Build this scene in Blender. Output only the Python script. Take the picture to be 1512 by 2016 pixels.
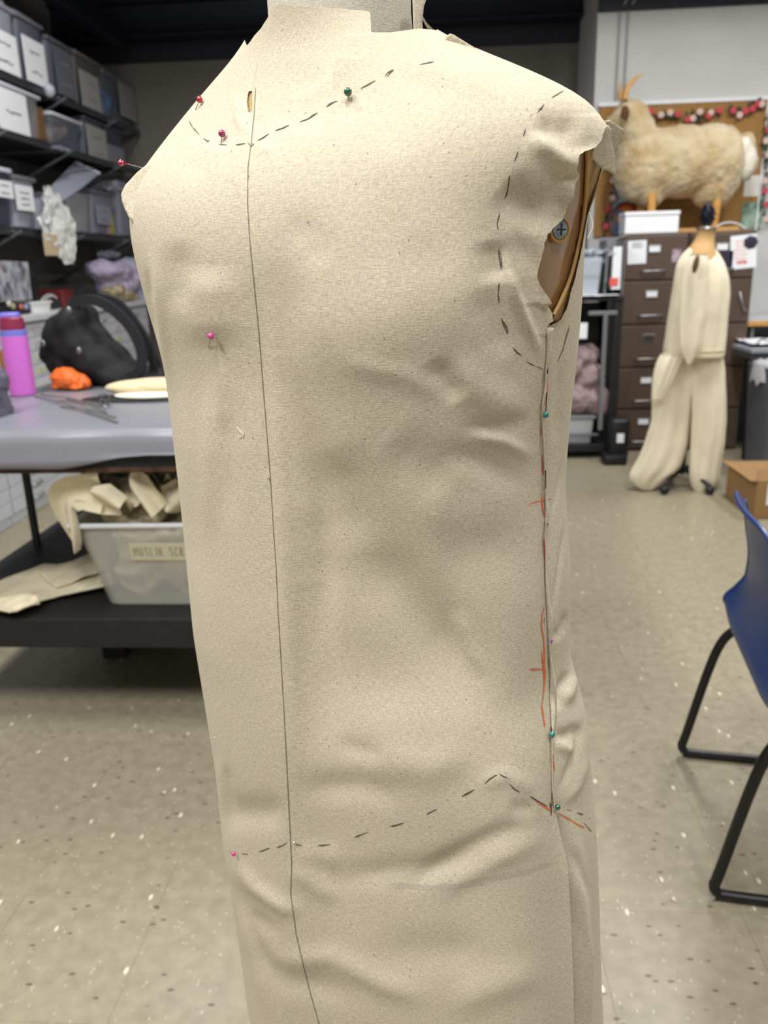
import bpy, bmesh, math, random
import numpy as np
from math import sin, cos, pi, radians, sqrt, atan2
from mathutils import Vector, Matrix, Euler
from mathutils.geometry import delaunay_2d_cdt
for o in list(bpy.data.objects): bpy.data.objects.remove(o)
SC = bpy.context.scene
C = SC.collection
random.seed(4)
# ---------------------------------------------------------------- camera
FPX = 1600.0; PITCH = radians(17); ROLL = radians(1.7); YAW = radians(4.2)
CAM = np.array([0, 0, 1.3])
FW = np.array([-sin(YAW)*cos(PITCH), cos(YAW)*cos(PITCH), -sin(PITCH)])
_r0 = np.array([cos(YAW), sin(YAW), 0]); _u0 = np.cross(_r0, FW)
RT = _r0*cos(ROLL) - _u0*sin(ROLL); UP = _u0*cos(ROLL) + _r0*sin(ROLL)
cd = bpy.data.cameras.new('camera'); cam = bpy.data.objects.new('camera', cd); C.objects.link(cam)
m = Matrix(((RT[0], UP[0], -FW[0]), (RT[1], UP[1], -FW[1]), (RT[2], UP[2], -FW[2]))).to_4x4()
m.translation = CAM; cam.matrix_world = m
cd.sensor_fit = 'HORIZONTAL'; cd.sensor_width = 24.0; cd.lens = 24.0*FPX/1512; cd.clip_start = .02
cd.dof.use_dof = True; cd.dof.focus_distance = 0.56; cd.dof.aperture_fstop = 8.5
SC.camera = cam
# ---------------------------------------------------------------- world, lights, exposure
SC.view_settings.view_transform = 'Standard'; SC.view_settings.look = 'None'
SC.view_settings.gamma = 1; SC.view_settings.use_curve_mapping = False
SC.view_settings.exposure = 0.26
W = bpy.data.worlds.new('World'); SC.world = W; W.use_nodes = True
W.node_tree.nodes['Background'].inputs[0].default_value = (.93, .96, 1, 1)
W.node_tree.nodes['Background'].inputs[1].default_value = 0.42
def area(name, loc, sx, sy, power, col=(1, .985, .955), rot=(0, 0, 0)):
    l = bpy.data.lights.new(name, 'AREA'); l.shape = 'RECTANGLE'; l.size = sx; l.size_y = sy
    l.energy = power; l.color = col
    o = bpy.data.objects.new(name, l); C.objects.link(o); o.location = loc; o.rotation_euler = rot
    return o
for i, (x, y, p) in enumerate([(-1.8, -.4, 76), (-.2, -.3, 46), (1.2, -.7, 32), (-1.5, 1.6, 34), (1.5, 1.6, 34), (-1.5, 4.0, 34), (1.3, 3.7, 62), (2.6, 4.4, 40)]):
    area('fluorescent_tube_light', (x, y, 3.55), .3, 1.2, p)
# ---------------------------------------------------------------- helpers
def proj(p):
    d = np.asarray(p, float) - CAM; w = d@FW
    return 756 + FPX*(d@RT)/w, 1008 - FPX*(d@UP)/w
def ray(px, py): return FW + RT*(px-756)/FPX - UP*(py-1008)/FPX
def at(px, py, **k):          # the room point seen at a pixel, on the plane x=, y= or z=
    r = ray(px, py); a, v = list(k.items())[0]; i = 'xyz'.index(a)
    return CAM + r*(v-CAM[i])/r[i]
def mat(name, col, rough=.6, metal=0, var=0, scale=20, bump=0, bscale=200, spec=.5, sheen=0, coat=0, stretch=(1, 1, 1), trans=0, col2=None):
    M = bpy.data.materials.new(name); M.use_nodes = True; nt = M.node_tree; b = nt.nodes['Principled BSDF']
    c = (*[srgb(v) for v in col], 1)
    b.inputs['Base Color'].default_value = c; b.inputs['Roughness'].default_value = rough
    b.inputs['Metallic'].default_value = metal; b.inputs['Specular IOR Level'].default_value = spec
    b.inputs['Sheen Weight'].default_value = sheen; b.inputs['Coat Weight'].default_value = coat
    tc = nt.nodes.new('ShaderNodeTexCoord'); mp = nt.nodes.new('ShaderNodeMapping'); mp.inputs['Scale'].default_value = stretch
    nt.links.new(tc.outputs['Object'], mp.inputs[0])
    if var or col2:
        n = nt.nodes.new('ShaderNodeTexNoise'); n.inputs['Scale'].default_value = scale; n.inputs['Detail'].default_value = 5
        nt.links.new(mp.outputs[0], n.inputs['Vector'])
        r = nt.nodes.new('ShaderNodeValToRGB'); r.color_ramp.elements[0].position = .35; r.color_ramp.elements[1].position = .65
        k = max(0, 1-var)
        r.color_ramp.elements[0].color = (c[0]*k, c[1]*k, c[2]*k, 1)
        r.color_ramp.elements[1].color = (*[srgb(v) for v in col2], 1) if col2 else (min(1, c[0]*(1+var)), min(1, c[1]*(1+var)), min(1, c[2]*(1+var)), 1)
        nt.links.new(n.outputs['Fac'], r.inputs[0]); nt.links.new(r.outputs[0], b.inputs['Base Color'])
    if bump:
        n2 = nt.nodes.new('ShaderNodeTexNoise'); n2.inputs['Scale'].default_value = bscale; n2.inputs['Detail'].default_value = 3
        nt.links.new(mp.outputs[0], n2.inputs['Vector'])
        bm_ = nt.nodes.new('ShaderNodeBump'); bm_.inputs['Strength'].default_value = bump; bm_.inputs['Distance'].default_value = .01
        nt.links.new(n2.outputs['Fac'], bm_.inputs['Height']); nt.links.new(bm_.outputs[0], b.inputs['Normal'])
    if trans:
        t = nt.nodes.new('ShaderNodeBsdfTransparent'); mx = nt.nodes.new('ShaderNodeMixShader'); mx.inputs[0].default_value = trans
        out = nt.nodes['Material Output']; nt.links.new(b.outputs[0], mx.inputs[1]); nt.links.new(t.outputs[0], mx.inputs[2])
        nt.links.new(mx.outputs[0], out.inputs[0])
    return M
def srgb(v):
    v = v/255.; return v/12.92 if v <= .04045 else ((v+.055)/1.055)**2.4
def meta(o, label=None, cat=None, group=None, kind=None):
    if label: o['label'] = label
    if cat: o['category'] = cat
    if group: o['group'] = group
    if kind: o['kind'] = kind
    return o
def obj(name, V, F, m_, parent=None, smooth=True, **k):
    me = bpy.data.meshes.new(name); me.from_pydata([tuple(map(float, v)) for v in V], [], [tuple(f) for f in F]); me.update()
    o = bpy.data.objects.new(name, me); C.objects.link(o)
    if m_: me.materials.append(m_)
    if smooth: me.shade_smooth()
    if parent: link(o, parent)
    return meta(o, **k)
def link(o, parent):
    # geometry is written in room coordinates, so a child undoes its parent's placement
    o.parent = parent; o.matrix_parent_inverse = parent.matrix_basis.inverted()
def thing(name, loc, label, cat, group=None):
    o = bpy.data.objects.new(name, None); o.empty_display_size = .05; C.objects.link(o); o.location = [float(v) for v in loc]
    return meta(o, label, cat, group)
class MB:
    "collects shapes, then builds ONE mesh"
    def __init__(s): s.b = bmesh.new()
    def add(s, V, F):
        vs = [s.b.verts.new([float(a) for a in v]) for v in V]
        for f in F:
            try: s.b.faces.new([vs[i] for i in f])
            except ValueError: pass
        return s
    def box(s, lo, hi, bev=0, rz=0, piv=None, seg=2, rot=None):
        t = bmesh.new(); bmesh.ops.create_cube(t, size=1)
        lo = Vector(lo); hi = Vector(hi); c = (lo+hi)/2; d = hi-lo
        for v in t.verts: v.co = Vector((v.co.x*d.x, v.co.y*d.y, v.co.z*d.z))
        if bev: bmesh.ops.bevel(t, geom=list(t.edges), offset=bev, segments=seg, profile=.5, affect='EDGES')
        R_ = rot if rot is not None else Matrix.Rotation(rz, 3, 'Z')
        if piv is None: T = [R_@v.co + c for v in t.verts]
        else: T = [R_@(v.co + c - Vector(piv)) + Vector(piv) for v in t.verts]
        for i, v in enumerate(t.verts): v.index = i
        F = [[v.index for v in f.verts] for f in t.faces]; t.free()
        return s.add(T, F)
    def taper(s, lo, hi, k, bev=0, ky=None, open_top=False):
        "box whose bottom is scaled by k"
        ky = k if ky is None else ky
        cx, cy = (lo[0]+hi[0])/2, (lo[1]+hi[1])/2; hx, hy = (hi[0]-lo[0])/2, (hi[1]-lo[1])/2
        def ring(sx, sy, z, r):
            P = []
            for (ax, ay, a0) in ((1, 1, 0), (-1, 1, pi/2), (-1, -1, pi), (1, -1, 3*pi/2)):
                for q in range(4):
                    a = a0+q*pi/6; P.append((cx+ax*(sx-r)+r*cos(a), cy+ay*(sy-r)+r*sin(a), z))
            return P
        r = max(bev, .004)
        R1 = ring(hx*k, hy*ky, lo[2], r); R2 = ring(hx, hy, hi[2], r); n = 16
        F = [[i, (i+1) % n, n+(i+1) % n, n+i] for i in range(n)] + [list(range(n))[::-1]]
        V = R1+R2
        if open_top:
            R3 = ring(hx-.004, hy-.004, hi[2], r); R4 = ring(hx*k-.004, hy*ky-.004, lo[2]+.004, r); V += R3+R4
            F += [[n+i, n+(i+1) % n, 2*n+(i+1) % n, 2*n+i] for i in range(n)]
            F += [[2*n+i, 2*n+(i+1) % n, 3*n+(i+1) % n, 3*n+i] for i in range(n)] + [list(range(3*n, 4*n))]
        else: F += [list(range(n, 2*n))]
        return s.add(V, F)
    def tube(s, pts, r, n=10, cap=True, closed=False):
        P = [Vector([float(c) for c in p]) for p in pts]; N = len(P)
        rr = r if hasattr(r, '__len__') else [r]*N
        V = []; F = []; u = None
        for i, p in enumerate(P):
            if closed: t = P[(i+1) % N]-P[i-1]
            else: t = (P[min(i+1, N-1)]-P[max(i-1, 0)])
            t = t.normalized() if t.length else Vector((0, 0, 1))
            if u is None: u = t.orthogonal().normalized()
            else:
                u = u - t*u.dot(t); u = u.normalized() if u.length > 1e-6 else t.orthogonal().normalized()
            w = t.cross(u)
            V += [p+(u*cos(2*pi*k/n)+w*sin(2*pi*k/n))*rr[i] for k in range(n)]
        for i in range(N if closed else N-1):
            j = (i+1) % N
            F += [[i*n+k, i*n+(k+1) % n, j*n+(k+1) % n, j*n+k] for k in range(n)]
        if cap and not closed: F += [list(range(n))[::-1], list(range((N-1)*n, N*n))]
        return s.add(V, F)
    def lathe(s, prof, n=32, c=(0, 0), M=None, sx=1, sy=1):
        V = []; F = []
        for (r, z) in prof:
            V += [Vector((c[0]+r*sx*cos(2*pi*k/n), c[1]+r*sy*sin(2*pi*k/n), z)) for k in range(n)]
        for i in range(len(prof)-1):
            F += [[i*n+k, i*n+(k+1) % n, (i+1)*n+(k+1) % n, (i+1)*n+k] for k in range(n)]
        F += [list(range(n))[::-1], list(range((len(prof)-1)*n, len(prof)*n))]
        if M is not None: V = [M@v for v in V]
        return s.add(V, F)
    def ball(s, c, r, sx=1, sy=1, sz=1, n=14, m_=9, M=None):
        V = []; F = []
        for i in range(m_+1):
            th = pi*i/m_
            V += [Vector((sx*r*max(sin(th), 1e-4)*cos(2*pi*k/n), sy*r*max(sin(th), 1e-4)*sin(2*pi*k/n), -sz*r*cos(th))) for k in range(n)]
        for i in range(m_): F += [[i*n+k, i*n+(k+1) % n, (i+1)*n+(k+1) % n, (i+1)*n+k] for k in range(n)]
        if M is not None: V = [M@v for v in V]
        V = [v+Vector([float(q) for q in c]) for v in V]
        return s.add(V, F)
    def build(s, name, m_, parent=None, smooth=False, auto=True, **k):
        me = bpy.data.meshes.new(name); bmesh.ops.recalc_face_normals(s.b, faces=s.b.faces); s.b.to_mesh(me); s.b.free()
        if smooth: me.shade_smooth()
        if smooth and auto:
            try: me.set_sharp_from_angle(angle=radians(42))
            except Exception: pass
        o = bpy.data.objects.new(name, me); C.objects.link(o)
        if m_: me.materials.append(m_)
        if parent: link(o, parent)
        return meta(o, **k)
def grid_faces(n, m_): # n rows, m_ cols
    return [(i*m_+j, i*m_+j+1, (i+1)*m_+j+1, (i+1)*m_+j) for i in range(n-1) for j in range(m_-1)]
def spline(pts, n=8):
    "Catmull-Rom through 3-D points"
    P = [np.array(p, float) for p in pts]; P = [2*P[0]-P[1]] + P + [2*P[-1]-P[-2]]; out = []
    for i in range(1, len(P)-2):
        for k in range(n):
            t = k/n; a, b, c_, d = P[i-1:i+3]
            out.append(.5*((2*b)+(-a+c_)*t+(2*a-5*b+4*c_-d)*t*t+(-a+3*b-3*c_+d)*t**3))
    out.append(P[-2]); return out
def vnoise(x, y, seed=0):
    "smooth value noise, vectorised"
    rs = np.random.RandomState(seed); T = rs.rand(64, 64)
    xi = np.floor(x).astype(int); yi = np.floor(y).astype(int); fx = x-xi; fy = y-yi
    fx = fx*fx*(3-2*fx); fy = fy*fy*(3-2*fy); a = lambda i, j: T[i % 64, j % 64]
    return (a(xi, yi)*(1-fx)+a(xi+1, yi)*fx)*(1-fy)+(a(xi, yi+1)*(1-fx)+a(xi+1, yi+1)*fx)*fy-.5
def crumple(x, y, seed=0):
    "sharp-creased folds like dropped cloth"
    h = 0*x
    rs = np.random.RandomState(seed)
    for k in range(7):
        a = rs.rand()*pi; f = 1.3**k; ph = rs.rand()*6
        h = h + np.abs(np.sin((x*cos(a)+y*sin(a))*f*3+ph+2.2*vnoise(x*1.3*f+k, y*1.3*f, seed+k)))/f
    return h/3
# ---------------------------------------------------------------- muslin material
def muslin(name, base=(209, 198, 176), uv=True, fleck=.8):
    M = bpy.data.materials.new(name); M.use_nodes = True; nt = M.node_tree; b = nt.nodes['Principled BSDF']
    N = nt.nodes.new; L = nt.links.new
    b.inputs['Roughness'].default_value = .9; b.inputs['Specular IOR Level'].default_value = .12; b.inputs['Sheen Weight'].default_value = .05
    tc = N('ShaderNodeTexCoord'); src = tc.outputs['UV' if uv else 'Object']
    def noise(scale, det, st):
        mp = N('ShaderNodeMapping'); mp.inputs['Scale'].default_value = st; L(src, mp.inputs[0])
        n = N('ShaderNodeTexNoise'); n.inputs['Scale'].default_value = scale; n.inputs['Detail'].default_value = det; L(mp.outputs[0], n.inputs['Vector']); return n
    weft = noise(1100, 2, (.22, 1, 1)); warp = noise(1100, 2, (1, .25, 1)); blot = noise(9, 3, (1, 1, 1)); slub = noise(520, 1, (.22, 1, 1))
    c0 = np.array([srgb(v) for v in base])
    add = N('ShaderNodeMath'); add.operation = 'ADD'; L(weft.outputs['Fac'], add.inputs[0]); L(warp.outputs['Fac'], add.inputs[1])
    mr = N('ShaderNodeMapRange'); mr.inputs[1].default_value = .7; mr.inputs[2].default_value = 1.3; L(add.outputs[0], mr.inputs[0])
    r1 = N('ShaderNodeValToRGB'); r1.color_ramp.elements[0].color = (*(c0*.8), 1); r1.color_ramp.elements[1].color = (*np.minimum(1, c0*1.17), 1)
    L(mr.outputs[0], r1.inputs[0])
    # pale slubs in the weft
    sr = N('ShaderNodeMapRange'); sr.inputs[1].default_value = .70; sr.inputs[2].default_value = .78; L(slub.outputs['Fac'], sr.inputs[0])
    mx = N('ShaderNodeMixRGB'); mx.inputs[2].default_value = (*np.minimum(1, c0*1.2), 1); L(sr.outputs[0], mx.inputs[0]); L(r1.outputs[0], mx.inputs[1])
    # brown seed flecks
    mp = N('ShaderNodeMapping'); L(src, mp.inputs[0]); vo = N('ShaderNodeTexVoronoi'); vo.inputs['Scale'].default_value = 170; L(mp.outputs[0], vo.inputs['Vector'])
    dr = N('ShaderNodeMapRange'); dr.inputs[1].default_value = .13; dr.inputs[2].default_value = .05; L(vo.outputs['Distance'], dr.inputs[0])
    sp = N('ShaderNodeSeparateColor'); L(vo.outputs['Color'], sp.inputs[0])
    gt = N('ShaderNodeMath'); gt.operation = 'GREATER_THAN'; gt.inputs[1].default_value = .72; L(sp.outputs[0], gt.inputs[0])
    mu = N('ShaderNodeMath'); mu.operation = 'MULTIPLY'; L(dr.outputs[0], mu.inputs[0]); L(gt.outputs[0], mu.inputs[1])
    mu2 = N('ShaderNodeMath'); mu2.operation = 'MULTIPLY'; L(mu.outputs[0], mu2.inputs[0]); mu2.inputs[1].default_value = fleck
    mx2 = N('ShaderNodeMixRGB'); mx2.inputs[2].default_value = (*(c0*.22*np.array([1, .85, .6])), 1); L(mu2.outputs[0], mx2.inputs[0]); L(mx.outputs[0], mx2.inputs[1])
    mb = N('ShaderNodeMixRGB'); mb.blend_type = 'MULTIPLY'; mb.inputs[0].default_value = 1
    br = N('ShaderNodeMapRange'); br.inputs[3].default_value = .95; br.inputs[4].default_value = 1.05; L(blot.outputs['Fac'], br.inputs[0])
    L(mx2.outputs[0], mb.inputs[1]); L(br.outputs[0], mb.inputs[2]); L(mb.outputs[0], b.inputs['Base Color'])
    bu = N('ShaderNodeBump'); bu.inputs['Strength'].default_value = .35; bu.inputs['Distance'].default_value = .0006; L(add.outputs[0], bu.inputs['Height']); L(bu.outputs[0], b.inputs['Normal'])
    # cotton lets a little light through
    tl = N('ShaderNodeBsdfTranslucent'); L(mb.outputs[0], tl.inputs[0]); ms = N('ShaderNodeMixShader'); ms.inputs[0].default_value = .12
    L(b.outputs[0], ms.inputs[1]); L(tl.outputs[0], ms.inputs[2]); L(ms.outputs[0], nt.nodes['Material Output'].inputs[0])
    return M
M_MUS = muslin('muslin_cotton')
M_MUS_FAR = mat('muslin_plain', (230, 220, 196), .9, var=.05, scale=6, spec=.1)
# ================================================================ DRESS FORM AND MUSLIN GARMENT
PSI = radians(36); D0 = .66
FH = np.array([-sin(YAW), cos(YAW), 0]); RH = np.array([cos(YAW), sin(YAW), 0])
N0 = -cos(PSI)*FH - sin(PSI)*RH; S0 = cos(PSI)*RH - sin(PSI)*FH
_L = [(-60,508),(0,509),(40,508),(66,504),(110,474),(180,404),(250,345),(330,280),(355,262),(385,254),(425,252),(480,258),(540,272),(600,288),(640,300),(720,323),
      (800,333),(870,341),(960,352),(1100,366),(1250,381),(1350,397),(1450,414),(1500,422),(1560,429),(1640,436),(1700,446),(1760,456),(1800,463),(1900,477),(2016,493),(2300,535),(2900,640)]
_R = [(-60,824),(0,823),(45,826),(58,832),(70,868),(90,906),(110,960),(130,1010),(150,1066),(165,1093),(180,1130),(200,1172),(218,1196),(250,1199),(300,1197),(335,1192),
      (380,1171),(430,1157),(520,1153),(600,1149),(700,1140),(800,1128),(900,1119),(960,1115),(1050,1121),(1120,1127),(1200,1125),(1290,1123),(1340,1138),(1400,1154),
      (1450,1162),(1520,1166),(1600,1174),(1700,1180),(1800,1183),(1900,1185),(2016,1190),(2300,1200),(2900,1190)]
XL = lambda y: np.interp(y, *zip(*_L)); XR = lambda y: np.interp(y, *zip(*_R))
ZT = np.linspace(.30, 1.52, 245)
RATIO = np.interp(ZT, [.3, 1.2, 1.3, 1.36, 1.40, 1.435, 1.455, 1.475, 1.6], [.74, .70, .66, .56, .46, .46, .62, .98, 1])
PH = np.linspace(-pi, pi, 361)
EXPO = 2/2.25
def sec(ph, a, b):
    s, c = np.sin(ph), np.cos(ph)
    return (np.sign(s)*np.abs(s)**EXPO*a)[..., None]*S0 + (np.sign(c)*np.abs(c)**EXPO*b)[..., None]*N0
AT = np.zeros(len(ZT)); CT = np.zeros(len(ZT))
def solve():
    a, cx = .18, 0.
    for i, z in enumerate(ZT):
        for it in range(60):
            P = sec(PH, np.full(PH.shape, a), np.full(PH.shape, a*RATIO[i])) + CAM*[1, 1, 0] + D0*FH + cx*RH + [0, 0, z]
            x, y = proj(P); l = x.argmin(); r = x.argmax()
            el = x[l]-XL(y[l]); er = x[r]-XR(y[r]); k = D0/FPX
            cx -= .35*(el+er)/2*k; a -= .35*(er-el)/2*k; a = min(max(a, .03), .4)
        AT[i] = a; CT[i] = cx
solve()
def smooth1(v, s=2.2):
    n = int(s*4); k = np.exp(-.5*(np.arange(-n, n+1)/s)**2); k /= k.sum()
    return np.convolve(np.pad(v, n, mode='edge'), k, 'valid')
AT = smooth1(AT); CT = smooth1(CT); BT = smooth1(AT*RATIO, 3)
def S(ph, z):
    a = np.interp(z, ZT, AT); b = np.interp(z, ZT, BT); cx = np.interp(z, ZT, CT)
    P = sec(ph, a, b) + D0*FH + cx[..., None]*RH; P[..., 2] = z
    return P
def Snorm(ph, z):
    e = 1e-3; du = S(ph+e, z)-S(ph-e, z); dv = S(ph, z+4*e)-S(ph, z-4*e)
    n = np.cross(du, dv); n /= np.linalg.norm(n, axis=-1, keepdims=True)+1e-12
    return n
# ---- relief: folds, drag lines and hollows as strokes (polyline in picture units, width, height in mm)
STROKES = [
 # centre front crease, pressed ridge
 ([(524,540),(536,700),(552,940),(562,1100),(569,1250),(576,1450),(578,1640)], 17, 3.0),
 ([(575,700),(600,860),(618,1000),(624,1150),(606,1330)], 38, -6.6),
 ([(640,880),(680,1000),(690,1100)], 70, -3.5),
 ([(480,300),(484,480),(492,600)], 9, .5),
 # bust: form under the cloth
 ([(700,640),(860,600)], 130, 5.0),
 ([(410,520),(415,690)], 60, 4.0),
 ([(455,760),(450,1050)], 26, -2.2), ([(415,700),(412,1100)], 20, 1.6), ([(430,700),(440,860)], 12, 1.3),
 # armhole drag folds
 ([(1040,262),(1085,300),(1128,345)], 22, 5.5),
 ([(1050,245),(1100,255),(1150,262)], 34, -3.8),
 ([(985,365),(1030,400),(1085,430)], 42, -6.0), ([(965,470),(975,560)], 34, -3.2),
 ([(985,487),(1010,580),(1040,650),(1070,712)], 13, 4.0), ([(1010,450),(1050,520),(1075,600)], 26, -3.0),
 ([(940,560),(975,660),(1010,700)], 38, -2.6), ([(1110,350),(1105,400)], 14, 3.0),
 # below bust, towards the side seam
 ([(880,690),(930,760),(1000,800),(1060,812)], 42, 3.2), ([(850,700),(905,790)], 28, -3.0), ([(900,850),(970,840),(1050,822)], 20, -3.0),
 ([(905,845),(990,868),(1060,905)], 16, 2.6), ([(860,880),(960,915),(1050,960)], 30, -2.6),
 ([(660,700),(800,735),(900,790)], 26, 1.2), ([(760,870),(900,960)], 60, -2.2),
 # waist and hip hollows
 ([(780,1000),(900,1010),(1040,1000)], 60, 1.6), ([(840,1120),(950,1090),(1060,1070)], 60, -1.4),
 ([(670,1040),(965,1400)], 76, -6.5),
 ([(905,1210),(935,1290),(965,1350)], 20, 2.0),
 ([(640,1425),(760,1440),(900,1436),(1030,1425)], 60, 2.0), ([(700,1500),(840,1520),(960,1490)], 44, 3.0),
 ([(560,1560),(700,1560),(800,1590)], 34, -2.6), ([(640,1475),(760,1500)], 22, -1.4),
 ([(940,1560),(1000,1530),(1060,1560)], 20, 1.6), ([(1000,1600),(1060,1590)], 20, -1.8),
 # drag lines below the hip pins
 ([(462,1690),(500,1745),(560,1790),(600,1800)], 18, 3.4), ([(450,1720),(490,1800),(560,1850)], 18, -2.4),
 ([(455,1600),(525,1600)], 34, -3.6), ([(565,1700),(620,1760),(650,1800)], 22, 2.4),
 ([(600,1760),(700,1740),(860,1725),(1000,1690)], 30, -2.4), ([(600,1690),(640,1700)], 26, 1.6),
 ([(1085,1610),(1000,1640),(900,1700),(760,1790)], 22, -2.6), ([(1080,1640),(980,1700),(850,1790)], 22, 2.0),
 ([(500,1880),(640,1900),(760,1960),(860,1990)], 26, 3.0), ([(470,1850),(560,1930),(700,1990)], 26, -2.6),
 ([(700,1880),(820,1900),(1000,1890)], 50, -3.0), ([(870,2010),(960,1960),(1080,1900)], 34, 2.6),
 ([(460,1780),(500,1900),(530,2016)], 14, 1.8), ([(485,1800),(530,1920)], 12, -1.6),
 # left edge: folds falling from shoulder
 ([(300,480),(312,560),(325,700),(335,800)], 12, 3.0), ([(290,520),(296,600),(312,680)], 9, -2.0), ([(352,470),(358,620)], 30, -2.2),
 ([(345,900),(358,1100)], 14, 1.2), ([(430,1480),(436,1560),(446,1640)], 10, 2.0), ([(445,1500),(455,1600)], 12, -1.8),
 # yoke and shoulder
 ([(800,120),(900,150),(1000,190)], 26, 1.6), ([(760,150),(880,190)], 26, -1.0), ([(350,330),(420,330)], 30, -1.2), ([(420,250),(450,290)], 16, -1.4),
 ([(475,180),(470,230),(490,280)], 14, 1.8), ([(505,290),(540,300)], 14, 1.0), ([(686,196),(690,240)], 16, -1.2), ([(600,180),(600,210)], 50, -1.0),
 ([(690,130),(640,175),(560,215)], 16, .9),
 ([(560,430),(620,470),(640,540)], 40, -1.6), ([(780,330),(820,440)], 60, 1.6),
 # back panel, right of the side seam
 ([(1150,1325),(1130,1345),(1112,1390)], 14, 4.5), ([(1125,1320),(1108,1365),(1098,1400)], 12, -4.5), ([(1092,1446),(1118,1450),(1150,1430)], 14, -3.6),
 ([(1094,1460),(1118,1474),(1140,1480)], 12, 2.4), ([(1160,1400),(1130,1500),(1100,1570)], 10, -2.6), ([(1165,1480),(1140,1545),(1110,1590)], 10, 2.0),
 ([(1088,1262),(1110,1240),(1122,1200)], 9, -2.5), ([(1115,1015),(1100,1150),(1090,1220)], 5, -2.4), ([(1112,905),(1095,990),(1086,1020)], 5, -1.3),
 ([(1110,700),(1100,800),(1098,880)], 12, -1.6), ([(1103,1640),(1130,1760),(1150,1860),(1165,1990)], 12, 3.2), ([(1120,1660),(1160,1780)], 10, -2.0),
 ([(1135,1820),(1150,2016)], 14, 2.0),
]
def seg_dist(px, py, pts, along=False):
    d = np.full(px.shape, 1e9); s = np.zeros(px.shape); acc = 0.
    for (x0, y0), (x1, y1) in zip(pts[:-1], pts[1:]):
        vx, vy = x1-x0, y1-y0; t = np.clip(((px-x0)*vx+(py-y0)*vy)/(vx*vx+vy*vy), 0, 1)
        q = np.hypot(px-x0-t*vx, py-y0-t*vy); L = math.hypot(vx, vy); s = np.where(q < d, acc+t*L, s); acc += L; d = np.minimum(d, q)
    return (d, s) if along else d
_PY = np.arange(200, 2200, 6.); _PR = np.interp(_PY, [300,480,700,860,1000,1150,1290,1380,1440,1500,1570,1680,1800,2016], [0,3.5,6.5,2.5,-5,-11,-15,-15,-11,-7.5,-7.5,-9.5,-10,-8])
_PR = smooth1(_PR, 7)
def relief(px, py):
    h = 2.2*vnoise(px/190, py/150, 1) + .45*vnoise(px/70+9, py/90, 2) + .12*vnoise(px/30, py/34, 3) + .07*vnoise(px/9, py/9, 5)
    for pts, w, a in STROKES:
        xs = [p[0] for p in pts]; ys = [p[1] for p in pts]
        k = (px > min(xs)-3*w) & (px < max(xs)+3*w) & (py > min(ys)-3*w) & (py < max(ys)+3*w)
        if k.any():
            # taper both ends so no stroke stops dead
            L = sum(math.hypot(q[0]-p[0], q[1]-p[1]) for p, q in zip(pts[:-1], pts[1:]))
            d, s = seg_dist(px[k], py[k], pts, True)
            s_ = np.clip(.06+np.minimum(s, L-s)/(L*.38), 0, 1); s_ = s_*s_*(3-2*s_) if L > 2.2*w else 1.0
            h[k] += a*s_*np.exp(-.5*(d/(w*.62))**2)
    pr = np.interp(py, _PY, _PR)
    wl = np.clip((px-548)/95, 0, 1); wl = wl*wl*(3-2*wl); wr_ = np.clip((1075-px)/190, 0, 1); wr_ = wr_*wr_*(3-2*wr_)
    h += pr*wl*wr_
    return h*.001
def face(ph, z, P, n):
    v = CAM-P; v /= np.linalg.norm(v, axis=-1, keepdims=True)
    return np.clip(((n*v).sum(-1)-.02)/.28, 0, 1)
# seam curves, picture x for a given y
_EF = [(180,1300),(210,1215),(218,1201),(226,1199),(234,1195),(246,1186),(262,1178),(280,1170),(288,1163),(292,1155),(298,1140),(306,1128),(322,1122),(334,1122),
       (342,1130),(350,1129),(362,1119),(372,1117),(390,1112),(410,1106),(430,1099),(447,1082),(462,1070),(480,1065),(500,1062),(520,1060),(545,1055),(560,1060),(575,1068),(580,1072),(600,1079),(618,1089),(632,1091),
       (640,1080),(650,1077),(700,1076),(760,1072),(800,1066),(850,1067),(900,1070),(980,1073),(1050,1073),(1150,1074),(1250,1079),(1350,1084),(1440,1086),
       (1550,1087),(1600,1092),(1640,1098),(1700,1106),(1800,1114),(1900,1117),(2016,1120),(2300,1124),(2900,1130)]
_EB = [(300,1230),(334,1193),(380,1172),(420,1157),(480,1145),(543,1132),(588,1120),(611,1113),(630,1101),(645,1078)]
EF = lambda y: np.interp(y, *zip(*_EF))
def EB(y): return np.where(y < 645, np.interp(y, *zip(*_EB)), EF(y)-3+np.interp(y, [1610, 1700, 1800, 2016], [0, 7, 10, 13]))
_TOP = [(300,-400),(486,90),(503,68),(514,56),(543,11),(560,11),(640,18),(729,26),(731,60),(733,70),(770,66),(800,60),(828,57),(860,60),(900,-300),(1300,-400)]
TOP = lambda x: np.interp(x, *zip(*_TOP))
_ph = np.linspace(0, pi, 400)
def sil_phi(z):     # angle of the right silhouette at height z
    out = []
    for q in z:
        x, y = proj(S(_ph, np.full(400, q))); out.append(_ph[x.argmax()])
    return np.array(out)
SIL = smooth1(sil_phi(ZT), 3)
silp = lambda z: np.interp(z, ZT, SIL)
def wobble(px, py): return 1.5*vnoise(px/5, py/5, 11)+1.6*vnoise(px/14, py/14, 12)
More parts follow.
